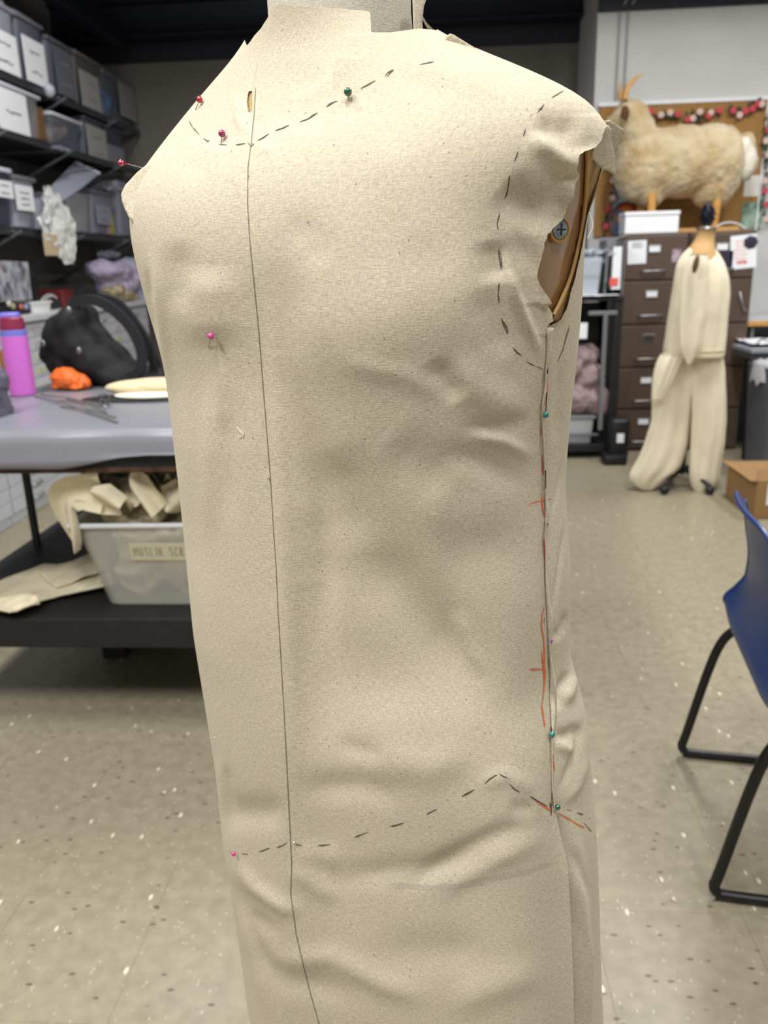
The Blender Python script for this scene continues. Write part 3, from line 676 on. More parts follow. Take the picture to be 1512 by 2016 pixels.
tile0 = None; cands = []
for i in range(-11, 16):
    for j in range(-8, 28):
        x, y = i*TS, 1.40+(j-4)*TS
        if not (-3.05 < x < 4.2 and -1 < y < 7.0): continue
        c_ = np.array([x+TS/2, y+TS/2, 0]); w = (c_-CAM)@FW; u, v = proj(c_)
        vis = w > .4 and -160 < u < 1672 and v < 2200
        cands.append((0 if vis else 1, float(np.linalg.norm(c_-CAM)), x, y))
cands.sort(); rest = MB()
for k, (nv, d, x, y) in enumerate(cands):
    if nv == 0 and k < 290:
        if tile0 is None:
            tile0 = MB().box((.0002, .0002, -.0035), (TS-.0002, TS-.0002, 0), bev=.0002, seg=1).build('tile', M_VCT); t = tile0
        else: t = tile0.copy(); C.objects.link(t)
        t.location = (x, y, 0); t.parent = floor
    else: rest.box((x+.0004, y+.0004, -.0035), (x+TS-.0004, y+TS-.0004, 0))
rest.build('distant_tiles', M_VCT, floor, kind='stuff')
M_WALL = mat('painted_wall', (196, 197, 196), .85, var=.03, scale=3, bump=.05, bscale=60)
M_WALLD = mat('painted_wall_shaded', (118, 114, 109), .88, var=.04, scale=2)  # whitish paint on the dim walls, their shade put into the grey
M_NAVY = mat('navy_steel', (28, 34, 52), .5, metal=.2)
M_BLACKC = mat('black_ceiling', (12, 13, 17), .9)
YB, YD, HW = 6.35, 7.13, 2.885
MB().box((-3.1, -3, 0), (-3.0, YD+.1, 3.9)).build('wall_left', M_WALLD, kind='structure')
MB().box((-3.0, YD, 0), (1.09, YD+.1, 3.9)).build('wall_back', M_WALLD, kind='structure')
MB().box((1.09, YB, 0), (4.4, YD+.1, 3.9)).build('wall_back_bay', M_WALL, kind='structure')
MB().box((4.3, -3, 0), (4.4, YB, 3.9)).build('wall_right', M_WALL, kind='structure')
MB().box((-3.1, -3.1, 0), (4.4, -3, 3.9)).build('wall_front', M_WALL, kind='structure')
MB().box((-3.1, -3, 3.9), (4.4, 8.4, 4.0)).build('ceiling', M_BLACKC, kind='structure')
def ibeam(name, p, q, w, h, label):
    "I-section steel beam, p,q = ends at underside"
    p, q = Vector(p), Vector(q); d = (q-p); L = d.length; rz = atan2(d.y, d.x); mb = MB()
    for lo, hi in (((0, -w/2, 0), (L, w/2, .014)), ((0, -w/2, h-.014), (L, w/2, h)), ((0, -.008, .014), (L, .008, h-.014))):
        mb.box(lo, hi, bev=.002, seg=1)
    for v in mb.b.verts: v.co = Matrix.Rotation(rz, 3, 'Z')@v.co + p
    return mb.build(name, M_NAVY, label=label, cat='beam')
M_FASC = mat('dark_blue_fascia', (20, 25, 40), .6)
o = MB().box((1.09, YB-.03, HW), (4.3, YB, 3.9), bev=.003).build('trim_1', M_FASC, kind='structure')
o = MB().box((-3.0, YD-.03, HW), (1.09, YD, 3.9), bev=.003).build('trim_2', M_FASC, kind='structure')
ibeam('steel_beam', (-3.0, YD-.14, 3.02), (1.09, YD-.14, 3.02), .16, .25, 'dark navy steel beam running along the far back wall')
ibeam('steel_beam', (-2.44, 2.0, 2.95), (-2.44, YD-.25, 2.95), .10, .16, 'dark navy steel beam above the storage shelves on the left')
ibeam('steel_beam', (-3.0, 5.35, 3.16), (4.3, 5.35, 3.16), .16, .22, 'dark navy steel beam crossing the ceiling nearest the camera')
ibeam('steel_beam', (1.0, 5.9, 3.0), (1.0, 5.6, 3.0), .1, .2, 'short dark navy beam stub by the corner of the bay')
M_COND = mat('grey_conduit', (150, 150, 150), .5)
for x in (1.235, 1.29):
    o = MB().tube([(x, YB-.012, 2.335), (x, YB-.012, HW), (x+.06, YB-.05, HW+.1)], .006).build('conduit', M_COND, smooth=True, label='thin grey conduit up the white wall, %s of the pair above the goat head' % ('left' if x < 1.25 else 'right'), cat='conduit', group='conduits on the bay wall')
# ================================================================ RIGHT: filing cabinets, goat, pin board
M_CAB = mat('brown_enamel', (84, 68, 58), .45, var=.04, scale=4); M_CABD = mat('brown_enamel_dark', (50, 40, 34), .6)
M_CHROME = mat('brushed_chrome', (150, 150, 152), .35, metal=.9); M_PAPER = mat('white_paper', (232, 234, 240), .8)
def cabinet(x0, label):
    t = thing('filing_cabinet', (x0+.21, 6.0, 0), label, 'filing cabinet', None)
    Wc, yf, H, dh = .42, 5.65, 1.437, .2825
    mb = MB().box((x0, yf+.02, .0), (x0+Wc, yf+.69, H), bev=.006)
    mb.build('body', M_CAB, t)
    for k in range(5):
        z0 = .015+k*.2835
        dr_ = MB().box((x0+.012, yf, z0), (x0+Wc-.012, yf+.022, z0+.272), bev=.005).build('drawer', M_CAB, t)
        zc = z0+.19; xc = x0+.20
        MB().box((xc-.042, yf-.006, zc-.026), (xc+.042, yf, zc+.026), bev=.003).build('label_holder', M_CHROME, dr_)
        if not (k == 2): MB().box((xc-.034, yf-.008, zc-.016), (xc+.034, yf-.0065, zc+.018)).build('label_card', M_PAPER, dr_)
        else: MB().box((xc-.034, yf-.0075, zc-.018), (xc+.034, yf-.0062, zc+.018)).build('label_card', M_CABD, dr_)
        zh = z0+.055
        h = MB(); h.tube([(xc-.075, yf, zh), (xc-.075, yf-.022, zh), (xc-.068, yf-.028, zh), (xc+.068, yf-.028, zh), (xc+.075, yf-.022, zh), (xc+.075, yf, zh)], .0065)
        h.build('handle', M_CHROME, dr_, smooth=True)
    return t
cabinet(1.197, 'brown steel five-drawer filing cabinet with the white box on top, nearest the black rack')
cabinet(1.625, 'brown steel five-drawer filing cabinet behind the draped form, by the desk')
def card(name, px0, py0, px1, py1, y, m_, label, cat, rot=0, group=None, parent=None, th=.0015):
    a = at(px0, py0, y=y); b_ = at(px1, py1, y=y); x0, x1 = sorted((a[0], b_[0])); z0, z1 = sorted((a[2], b_[2]))
    R_ = Matrix.Rotation(rot, 3, 'Y'); c_ = ((x0+x1)/2, y, (z0+z1)/2)
    mb = MB().box((x0, y-th, z0), (x1, y, z1), rot=R_, piv=c_)
    o = mb.build(name, m_, parent)
    if label: meta(o, label, cat, group)
    return o, (x0, x1, z0, z1)
M_INK = mat('grey_ink', (120, 122, 132), .8); M_RED = mat('red_ink', (214, 90, 84), .7); M_DK = mat('dark_print', (40, 34, 58), .6)
def scribble(parent, x0, x1, z0, z1, y, rows, m_=M_INK, w=.002, seed=1):
    rs = random.Random(seed); mb = MB()
    for k in range(rows):
        z = z1-(k+.5)*(z1-z0)/rows; n = 14; P_ = [(x0+(x1-x0)*(.05+.9*i/n*rs.uniform(.97, 1)), y, z+(z1-z0)/rows*.22*rs.uniform(-1, 1)) for i in range(n+1)]
        for p, q in zip(P_[:-1], P_[1:]): mb.box((min(p[0], q[0]), y-.0004, min(p[2], q[2])), (max(p[0], q[0]), y, max(p[2], q[2])+w))
    return mb.build('writing', m_, parent, kind='stuff')
o, r_ = card('paper_note', 1237, 474, 1271, 519, 5.648, M_PAPER, 'white paper note taped to the top drawer of the left filing cabinet', 'note', rot=-.03)
scribble(o, r_[0]+.02, r_[1]-.02, r_[3]-.05, r_[3]-.01, 5.6455, 3)
o, r_ = card('paper_note', 1441, 463, 1486, 528, 5.648, M_PAPER, 'white flyer with pink patches held askew on the right filing cabinet by a dark magnet', 'note', rot=-.08)
scribble(o, r_[0]+.02, r_[1]-.05, r_[2]+.05, r_[3]-.03, 5.6455, 5, mat('pale_pink_ink', (236, 200, 190), .8), .006, 3)
scribble(o, r_[0]+.04, r_[1]-.05, r_[2]+.02, r_[2]+.05, 5.6455, 1, M_RED, .01, 4)
c_ = at(1478, 477, y=5.645); mg = MB()
for k in range(7): mg.ball((c_[0]+.026*cos(k*.9), c_[1], c_[2]+.022*sin(k*.9)), .02, sy=.3)
mg.ball(c_, .025, sy=.3); mg.build('flower_magnet', M_DK, smooth=True, label='dark flower-shaped magnet holding the flyer on the cabinet', cat='magnet')
o, _ = card('photo_print', 1422, 494, 1441, 527, 5.648, M_DK, 'small dark photo print under the label of the right filing cabinet', 'photo')
o, _ = card('photo_print', 1324, 490, 1340, 516, 5.648, mat('mauve_print', (120, 90, 110), .6, col2=(190, 170, 180), scale=30), 'small mauve photo print on the left cabinet beside the draped form shoulder', 'photo')
t = thing('chrome_pull', at(1461, 597, y=5.62), 'slanted chrome pull sticking out of the right filing cabinet', 'handle')
MB().tube([at(1457, 576, y=5.64), at(1460, 590, y=5.61), at(1463, 606, y=5.61), at(1468, 612, y=5.64)], .007).build('pull_bar', M_CHROME, t, smooth=True)
# white box
bx = thing('white_box', at(1285, 455, y=5.8), 'plain white cardboard box on top of the left filing cabinet under the goat', 'box')
MB().box((1.205, 5.67, 1.438), (1.545, 5.86, 1.545), bev=.004).build('box_tray', mat('white_card', (236, 238, 244), .7), bx)
MB().box((1.200, 5.665, 1.548), (1.550, 5.865, 1.572), bev=.004).build('box_lid', bpy.data.materials['white_card'], bx)
# goat
def ellip(mb, c_, r, rot=None):
    M_ = Matrix.Rotation(rot, 3, 'Y') if rot else Matrix.Identity(3)
    mb.ball(c_, 1, r[0], r[1], r[2], n=24, m_=16, M=M_)
goat = thing('toy_goat', (1.6, 6.02, 1.437), 'large shaggy fleece-covered toy goat with wooden horns on top of the filing cabinets', 'toy goat')
gy = 6.03; K = 1/268.
gm = MB()
for (u, v, ru, rv, rd, ro) in [(1262,325,50,64,.17,0),(1300,322,62,60,.19,0),(1345,320,62,62,.19,0),(1395,318,56,64,.19,0),(1425,322,34,62,.17,0),(1278,372,32,32,.13,0),(1402,368,38,40,.14,0),(1250,372,24,24,.10,0),
                               (1256,270,34,52,.13,-.25),(1246,232,30,30,.10,0),(1228,238,26,22,.08,0),(1212,244,18,15,.06,0),(1456,300,22,36,.07,.5),(1471,318,17,32,.06,.1),(1240,212,24,14,.08,0)]:
    c_ = at(u, v, y=gy); ellip(gm, c_, (ru*K*1.0, rd, rv*K*1.0), ro)
M_FLEECE = mat('golden_fleece', (176, 150, 108), .95, var=.0, scale=5, bump=.7, bscale=70, spec=.1, sheen=.3, col2=(202, 188, 158))
gfl = gm.build('fleece_body', M_FLEECE, goat)
def voxel(o, vs, sm=6, amp=.0, f1=14, seed=0):
    md = o.modifiers.new('v', 'REMESH'); md.mode = 'VOXEL'; md.voxel_size = vs
    md2 = o.modifiers.new('s', 'SMOOTH'); md2.factor = .6; md2.iterations = sm
    dg = bpy.context.evaluated_depsgraph_get(); me = bpy.data.meshes.new_from_object(o.evaluated_get(dg)); o.modifiers.clear()
    nv = len(me.vertices); co = np.zeros(nv*3, 'f'); me.vertices.foreach_get('co', co); co = co.reshape(-1, 3)
    no = np.zeros(nv*3, 'f'); me.vertices.foreach_get('normal', no); no = no.reshape(-1, 3)
    h = amp*(vnoise(co[:, 0]*f1+co[:, 1]*f1*.7+40, co[:, 2]*f1+co[:, 1]*f1*.6+40, seed)+.7*vnoise(co[:, 0]*f1*2.7+co[:, 1]*f1*2+40, co[:, 2]*f1*2.2+40, seed+1)+.5*vnoise(co[:, 0]*f1*6+80, co[:, 2]*f1*6+co[:, 1]*30+40, seed+2))
    co = co+no*h[:, None]; me.vertices.foreach_set('co', co.astype('f').ravel()); me.update(); me.shade_smooth()
    old = o.data; o.data = me
    if not me.materials: me.materials.append(old.materials[0])
    return o
voxel(gfl, .011, 8, .016, 13)
# tail tuft paler
tl = MB(); ellip(tl, at(1470, 320, y=gy-.02), (16*K, .075, 30*K), .15); ellip(tl, at(1457, 296, y=gy-.02), (15*K, .08, 26*K), .45)
tl = tl.build('tail', mat('white_fleece', (226, 222, 208), .95, var=.06, scale=10, bump=.8, bscale=60, sheen=.3), goat); voxel(tl, .011, 5, .012, 14, 5)
M_HORN = mat('carved_pale_wood', (198, 148, 78), .5, var=.15, scale=30)
MB().tube(spline([at(u, v, y=gy-.06) for u, v in ((1230,196),(1231,186),(1236,172),(1246,160),(1256,151),(1266,146))]), [.024-.0005*i for i in range(41)], 14).build('horn', M_HORN, goat, smooth=True)
MB().tube(spline([at(u, v, y=gy+.06) for u, v in ((1222,198),(1220,186),(1221,175),(1223,164))]), [.02-.0006*i for i in range(25)], 14).build('horn', M_HORN, goat, smooth=True)
e = MB(); ellip(e, at(1231, 222, y=gy-.115), (.028, .012, .045), -.15); e.build('ear', mat('brown_felt', (88, 56, 28), .9), goat, smooth=True)
for (u, v0, v1, dy, s) in ((1283, 380, 424, -.09, 0), (1262, 380, 424, .09, 0), (1413, 378, 438, -.09, -6), (1395, 378, 434, .09, -4)):
    a = at(u, v0, y=gy+dy); b_ = at(u+s, v1, y=gy+dy)
    MB().tube([a, (b_[0], gy+dy, 1.468)], [.032, .022], 14).build('leg', M_HORN, goat, smooth=True)
MB().box((1.36, 5.88, 1.439), (2.0, 6.2, 1.468), bev=.006).build('base_board', mat('pale_board', (196, 150, 92), .6, var=.1, scale=12, stretch=(1, 8, 1)), goat)
# pin board
M_CORK = mat('cork', (150, 112, 62), .9, var=.12, scale=40)
x0b, x1b = 1.125, 2.262
pb = thing('pin_board', (1.7, YB, 1.5), 'large brown cork board on the white wall behind the goat', 'pin board')
MB().box((x0b, YB-.02, 1.44), (x1b, YB-.001, 2.30), bev=.002).build('cork_panel', M_CORK, pb)
MB().box((x0b-.01, YB-.028, 2.30), (x1b+.01, YB-.001, 2.325), bev=.003).build('frame_rail', mat('white_trim', (226, 228, 232), .5), pb)
MB().box((x1b, YB-.028, 1.44), (x1b+.012, YB-.001, 2.30), bev=.003).build('frame_rail', bpy.data.materials['white_trim'], pb)
M_LEAF = mat('dark_leaves', (44, 60, 40), .7, var=.3, scale=40); M_ROSE = mat('rose_petals', (196, 70, 84), .7); M_BLUSH = mat('blush_petals', (216, 190, 180), .7)
def garland(pts, label, n, seed):
    rs = random.Random(seed); P_ = spline([at(u, v, y=YB-.035) for u, v in pts], 6); t = thing('flower_garland', P_[0], label, 'garland')
    MB().tube(P_, .004, 6).build('wire', M_LEAF, t)
    lf = MB()
    for k in range(n*5):
        p = P_[rs.randrange(len(P_))]; c_ = (p[0]+rs.uniform(-.03, .03), YB-.035-rs.uniform(0, .02), p[2]+rs.uniform(-.03, .03))
        lf.ball(c_, .016, 1, .35, .55, n=6, m_=4, M=Matrix.Rotation(rs.uniform(0, pi), 3, 'Y'))
    lf.build('leaves', M_LEAF, t, kind='stuff')
    for k in range(n):
        p = P_[int((k+.5)/n*len(P_))]; c_ = Vector((p[0]+rs.uniform(-.015, .015), YB-.06, p[2]+rs.uniform(-.02, .02))); f = MB()
        for q in range(5): f.ball(c_+Vector((.012*cos(q*1.257), 0, .012*sin(q*1.257))), .012, 1, .6, 1, n=8, m_=5)
        f.build('blossom', M_ROSE if rs.random() < .5 else M_BLUSH, t, smooth=True)
garland([(1270,222),(1300,228),(1322,224),(1335,229)], 'short flower garland swag on the cork board just right of the goat neck', 4, 1)
garland([(1352,232),(1372,228),(1392,226),(1415,220)], 'middle flower garland swag with two red roses on the cork board', 6, 2)
garland([(1436,213),(1452,222),(1470,214),(1490,208),(1503,202)], 'flower garland swag at the upper right corner of the cork board', 6, 3)
garland([(1514,230),(1509,280),(1511,330),(1504,380),(1508,440)], 'flower garland hanging down the right edge of the cork board', 9, 4)
garland([(1205,340),(1210,385),(1198,420),(1192,462)], 'dark leafy garland hanging at the left edge of the cork board', 4, 5)
o, r_ = card('paper_note', 1467, 346, 1498, 386, YB-.021, mat('cream_paper', (214, 212, 204), .8), 'small cream paper pinned on the cork board right of the goat tail', 'note')
o, r_ = card('poster', 1462, 399, 1497, 450, YB-.021, mat('green_poster', (46, 100, 66), .7, col2=(168, 190, 176), scale=14, var=.2), 'small green and pale poster pinned low on the cork board', 'poster')
o, r_ = card('poster', 1206, 366, 1231, 424, YB-.021, mat('grey_blue_poster', (146, 152, 172), .7, col2=(186, 192, 206), scale=10), 'pale grey blue poster at the left end of the cork board', 'poster')
rb = thing('rainbow_cutout', at(1240, 420, y=YB-.02), 'small rainbow cutout pinned on the cork board behind the white box', 'decoration')
cR = at(1232, 424, y=YB-.025)
for k, cc in enumerate([(30, 70, 50), (186, 44, 28), (206, 110, 40), (186, 166, 60)]):
    r1 = .088-.018*k; MB().tube([(cR[0]+r1*cos(a*pi/12), YB-.026, cR[2]+r1*sin(a*pi/12)) for a in range(13)], .009, 6).build('colour_band', mat('band_%d' % k, cc, .7), rb, smooth=True)
cB = at(1217, 437, y=YB-.03); bd = thing('round_badge', cB, 'round blue and tan badge with a white centre low on the cork board', 'decoration')
MB().lathe([(.085, -.004), (.085, .004)], 32, M=Matrix.Translation(Vector(cB)) @ Matrix.Rotation(pi/2, 4, 'X')).build('badge_disc', mat('badge_blue', (40, 92, 150), .6, col2=(150, 110, 70), scale=9), bd)
MB().lathe([(.035, -.002), (.035, .004)], 24, M=Matrix.Translation(Vector(cB)+Vector((.03, -.006, .02))) @ Matrix.Rotation(pi/2, 4, 'X')).build('badge_centre', mat('badge_white', (216, 200, 206), .6), bd)
tb = thing('loop_handle', at(1430, 445, y=5.9), 'thin white wire loop lying on top of the right filing cabinet', 'wire')
MB().tube(spline([at(1405, 451, y=5.72), at(1420, 441, y=5.72), at(1440, 438, y=5.72), at(1458, 443, y=5.72), at(1468, 450, y=5.72)]), .004).build('wire_loop', M_PAPER, tb, smooth=True)
# ---------------------------------------------------------------- rack and clutter between the wall corner and the cabinet
M_BLK = mat('black_plastic', (20, 20, 23), .5); M_GREY = mat('grey_plastic', (120, 122, 126), .5); M_CLEAR = mat('clear_plastic', (206, 214, 226), .25, trans=.45, spec=.6)
rk = thing('black_rack', (.98, 5.6, 0), 'black wheeled equipment rack with a silver post left of the filing cabinets', 'rack')
MB().box((.55, 5.40, 1.035), (1.17, 5.95, 1.06), bev=.004).build('top_board', M_BLK, rk)
for x, y in ((1.135, 5.43), (1.135, 5.92), (.58, 5.92), (.58, 5.43)): MB().box((x-.025, y-.02, .06), (x+.03, y+.02, 1.035), bev=.004).build('post', M_BLK, rk)
MB().box((1.045, 5.40, .20), (1.072, 5.43, .95), bev=.003).build('silver_post', mat('silver_paint', (128, 130, 134), .4, metal=.4), rk)
MB().box((.95, 5.40, .945), (1.13, 5.43, .97), bev=.003).build('cross_bar', bpy.data.materials['silver_paint'], rk)
MB().box((.55, 5.42, .05), (1.15, 5.95, .10), bev=.004).build('bottom_shelf', M_BLK, rk)
MB().box((.55, 5.90, .10), (1.15, 5.93, 1.0), bev=.002).build('back_panel', M_BLK, rk)
pd = thing('pedestal', (1.15, 5.33, 0), 'rounded black upright foot of a machine with a white label, in front of the rack', 'machine foot')
MB().box((1.10, 5.26, .03), (1.225, 5.38, .30), bev=.03, seg=3).build('foot_body', M_BLK, pd, smooth=True)
MB().box((1.06, 5.22, 0), (1.21, 5.38, .07), bev=.02).build('foot_base', M_BLK, pd, smooth=True)
MB().box((1.14, 5.257, .145), (1.185, 5.2585, .205)).build('white_label', M_PAPER, pd)
def crumple_sheet(name, cx, cy, z, w, d, amp, m_, seed, n=46, parent=None, rz=0, dome=0, sag=None, **k):
    U_, V_ = np.meshgrid(np.linspace(-1, 1, n), np.linspace(-1, 1, n)); h = crumple(U_*2, V_*2, seed)*amp
    e = 1+.14*vnoise(U_*2+5, V_*2+5, seed); X = U_*w/2*e; Y = V_*d/2*e; Z = h + dome*(1-np.clip(U_**2+V_**2, 0, 1))
    if sag is not None: Z = Z + sag(U_, V_)
    Xr = X*cos(rz)-Y*sin(rz)+cx; Yr = X*sin(rz)+Y*cos(rz)+cy
    P_ = np.stack([Xr.ravel(), Yr.ravel(), (Z+z).ravel()], 1); o = obj(name, P_, grid_faces(n, n), m_, parent, **k)
    md = o.modifiers.new('thick', 'SOLIDIFY'); md.thickness = .0012
    return o
M_PINKC = mat('dusty_pink_cloth', (158, 136, 140), .9, var=.06)
lm = MB()
for (u, v, ru, rv) in ((1150,700,28,22),(1160,740,30,30),(1165,785,32,30),(1140,780,34,36),(1175,805,18,14),(1120,720,34,30)): ellip(lm, at(u, v, y=5.6), (ru/290, .14, rv/290))
lm = lm.build('cloth_bundle', M_PINKC, label='dusty pink cloth bundle stuffed in the black rack', cat='cloth'); voxel(lm, .012, 5, .03, 9, 9)
gb = thing('storage_bin', at(1150, 850, y=5.6), 'pale grey storage bin at the bottom of the black rack', 'bin')
MB().taper((.62, 5.46, .10), (1.03, 5.85, .27), .92, .02, open_top=True).build('tub', mat('pale_grey_plastic', (176, 180, 182), .5), gb, smooth=True)
MB().box((.61, 5.45, .268), (1.04, 5.86, .285), bev=.006).build('lid', mat('mid_grey_plastic', (120, 122, 128), .5), gb)
MB().box((.55, 5.44, .155), (1.06, 5.457, .17), bev=.002).build('rim_band', mat('violet_grey', (110, 104, 116), .5), gb)
lb = MB().box((.86, 5.395, .80), (.945, 5.40, .90), bev=.002).build('hanging_tag', M_PAPER, label='small white tag hanging on the black rack beside the toile', cat='tag')
cb = thing('clear_bin', at(1150, 560, y=5.6), 'clear plastic bin with a blue strip on the black rack', 'bin')
MB().taper((.68, 5.42, 1.062), (1.03, 5.75, 1.30), .9, .03, open_top=True).build('tub', M_CLEAR, cb, smooth=True)
MB().box((.68, 5.43, 1.17), (1.0, 5.436, 1.19), bev=.002).build('blue_strip', mat('blue_strip', (50, 70, 120), .5), cb)
for k in range(3): crumple_sheet('plastic_bag', .86+.05*k, 5.6, 1.16+.05*k, .3, .25, .09, M_CLEAR, 20+k, 24, label='crumpled clear plastic bag in the clear bin on the rack, %s' % ('lowest', 'middle', 'topmost')[k], cat='bag', group='bags in the clear bin')
mh = thing('magazine_holder', at(1210, 560, y=5.5), 'grey curved magazine holder with white papers and a red tab beside the cabinet', 'magazine holder')
MB().box((1.055, 5.47, 1.062), (1.062, 5.72, 1.40), bev=.002).build('side_panel', M_GREY, mh); MB().box((1.165, 5.47, 1.062), (1.172, 5.72, 1.40), bev=.002).build('side_panel', M_GREY, mh)
MB().box((1.055, 5.71, 1.062), (1.172, 5.72, 1.42), bev=.002).build('back_panel', M_GREY, mh)
MB().tube([(1.058, 5.47, 1.14), (1.062, 5.47, 1.30), (1.09, 5.47, 1.40), (1.17, 5.47, 1.425)], .008).build('front_rim', M_GREY, mh, smooth=True)
MB().box((1.10, 5.48, 1.10), (1.155, 5.70, 1.36)).build('papers', M_PAPER, mh); MB().box((1.085, 5.472, 1.12), (1.14, 5.479, 1.17), bev=.004).build('red_tab', M_RED, mh)
pp3 = crumple_sheet('paper_sheets', 1.0, 5.44, 1.064, .28, .12, .006, M_PAPER, 7, 14, label='loose white sheets at the front edge of the black rack top', cat='paper')
# ---------------------------------------------------------------- desk, bin and box at the right edge
dk = thing('desk', (2.6, 5.6, 0), 'desk with a wooden front strip at the right edge, beyond the grey trash can', 'desk')
MB().box((2.07, 5.25, .70), (3.2, 6.3, .725), bev=.003).box((1.93, 5.25, .70), (2.07, 5.60, .725), bev=.003).build('desk_top', mat('light_grey_top', (150, 154, 164), .5), dk)
MB().box((2.08, 5.27, .66), (3.18, 6.28, .70), bev=.003).box((1.94, 5.27, .66), (2.08, 5.58, .70), bev=.003).build('apron', mat('steel_grey', (84, 90, 92), .5), dk)
for x, y in ((2.0, 5.36), (2.12, 6.24), (3.1, 5.36), (3.1, 6.24)): MB().box((x-.02, y-.02, 0), (x+.02, y+.02, .66), bev=.003).build('leg', M_BLK, dk)
MB().box((2.12, 5.9, 0), (3.1, 5.95, .66), bev=.003).build('modesty_panel', M_BLK, dk)
bs = thing('desk_shelf', (2.4, 6.2, .73), 'wooden edged shelf board raised above the desk at the right edge', 'shelf')
MB().box((2.06, 5.75, .84), (3.2, 6.33, .86), bev=.003).build('board', mat('shelf_white', (200, 202, 206), .5), bs); MB().box((2.06, 5.735, .825), (3.2, 5.75, .86), bev=.003).build('edge_strip', M_HORN, bs)
for x in (2.1, 3.1): MB().box((x, 5.76, .727), (x+.02, 6.3, .84)).build('support', M_GREY, bs)
crumple_sheet('paper_sheets', 2.15, 5.5, .728, .38, .3, .03, M_PAPER, 11, 18, label='loose papers and wires piled on the right-hand desk', cat='paper')
MB().tube(spline([(2.0, 5.38, .735), (2.05, 5.42, .77), (2.12, 5.4, .745), (2.2, 5.45, .78), (2.3, 5.42, .74)]), .004).build('black_cable', M_BLK, smooth=True, label='black cable lying on the right-hand desk', cat='cable')
tc_ = thing('trash_can', (2.09, 4.98, 0), 'tall grey plastic trash can with a white liner at the right edge', 'trash can')
MB().taper((1.88, 4.76, 0), (2.32, 5.2, .66), .86, .06, open_top=True).build('can_body', mat('slate_plastic', (92, 94, 102), .5), tc_, smooth=True)
ln = MB(); nn = 40; V = []
for r, z, w in ((.205, .62, 0), (.232, .66, .004), (.236, .675, .006), (.24, .64, .01), (.244, .60, .014), (.243, .565, .02)):
    V += [(2.10+r*cos(2*pi*k/nn)*(1+w*sin(k*5)), 4.98+r*sin(2*pi*k/nn)*(1+w*sin(k*7)), z+w*1.2*sin(k*2.3)) for k in range(nn)]
ln.add(V, [[i*nn+k, i*nn+(k+1) % nn, (i+1)*nn+(k+1) % nn, (i+1)*nn+k] for i in range(5) for k in range(nn)]); ln.build('liner', mat('white_liner', (214, 216, 218), .4, trans=.1), tc_, smooth=True)
M_CARD = mat('kraft_cardboard', (150, 116, 76), .85, var=.06, scale=8)
kb = thing('cardboard_box', (1.78, 4.2, 0), 'open brown cardboard box with a white printed label at the right edge', 'box')
MB().box((1.59, 4.06, .001), (2.1, 4.5, .20), bev=.004).build('box_body', M_CARD, kb)
MB().box((1.59, 4.06, .20), (2.1, 4.064, .262), rot=Matrix.Rotation(-.5, 3, 'X'), piv=(1.8, 4.06, .2)).build('flap', M_CARD, kb)
MB().box((1.555, 4.06, .2), (1.593, 4.5, .203), bev=.001).build('flap', M_CARD, kb)
o = MB().box((1.64, 4.057, .075), (1.80, 4.0595, .185)).build('shipping_label', M_PAPER, kb); scribble(o, 1.65, 1.78, .085, .175, 4.0565, 5, M_INK, .004, 8)
# ---------------------------------------------------------------- draped form by the cabinets
f2 = thing('dress_form', (1.40, 4.62, 0), 'small distant dress form in a muslin top and trousers before the filing cabinets', 'dress form')
def stack(name, rows, yc, ratio, m_, parent, folds=0, nf=7, seed=0, n=64, exp=1, capt=True, z_hem=None, **k):
    "ringed cloth tube; rows = (picture y, left x, right x)"
    Yp = np.array([r[0] for r in rows], float); t = np.linspace(0, 1, max(2, int((Yp[-1]-Yp[0])/4)))*(Yp[-1]-Yp[0])+Yp[0]
    L_ = np.interp(t, Yp, [r[1] for r in rows]); R_ = np.interp(t, Yp, [r[2] for r in rows]); P_ = []; kk = np.ones(5)/5
    if len(t) > 12: L_[2:-2] = np.convolve(L_, kk, 'valid'); R_[2:-2] = np.convolve(R_, kk, 'valid')
    for q, (yy, l, r) in enumerate(zip(t, L_, R_)):
        a, b_ = at(l, yy, y=yc), at(r, yy, y=yc); cx = (a[0]+b_[0])/2; hw = (b_[0]-a[0])/2; cz = (a[2]+b_[2])/2; tilt = (b_[2]-a[2])
        for j in range(n):
            th_ = 2*pi*j/n; f = 1+folds*(.5*sin(nf*th_+seed+.02*q)+.5*sin((nf+4)*th_+seed*2+.05*q)+.7*float(vnoise(np.array([th_*2+seed+9]), np.array([q*.16]), seed)[0]))
            P_.append((cx+hw*cos(th_)*(1+(f-1)*.4), yc+hw*ratio*sin(th_)*f, cz+tilt*.5*cos(th_)))
    F_ = [(i*n+j, i*n+(j+1) % n, (i+1)*n+(j+1) % n, (i+1)*n+j) for i in range(len(t)-1) for j in range(n)]
    if capt: F_ += [tuple(range(n))]
    return obj(name, P_, F_, m_, parent, **k)
M_LIN2 = mat('tan_linen', (196, 158, 108), .8, var=.05, scale=12)
stack('neck', [(450,1373,1409),(462,1372,1407),(478,1366,1406),(492,1352,1408),(510,1345,1412)], 4.6, .85, M_LIN2, f2)
stack('torso', [(500,1345,1412),(560,1335,1428),(690,1318,1420)], 4.6, .6, M_LIN2, f2)
c0 = at(1391, 450, y=4.6)
MB().lathe([(.052, c0[2]-.004), (.055, c0[2]), (.052, c0[2]+.006), (.02, c0[2]+.01), (.012, c0[2]+.02)], 28, (c0[0], 4.6)).build('neck_cap', M_CHROME, f2, smooth=True)
fi = MB().lathe([(.012, c0[2]+.012), (.026, c0[2]+.03), (.034, c0[2]+.06), (.028, c0[2]+.09), (.012, c0[2]+.118), (.004, c0[2]+.135)], 20, (c0[0], 4.6))
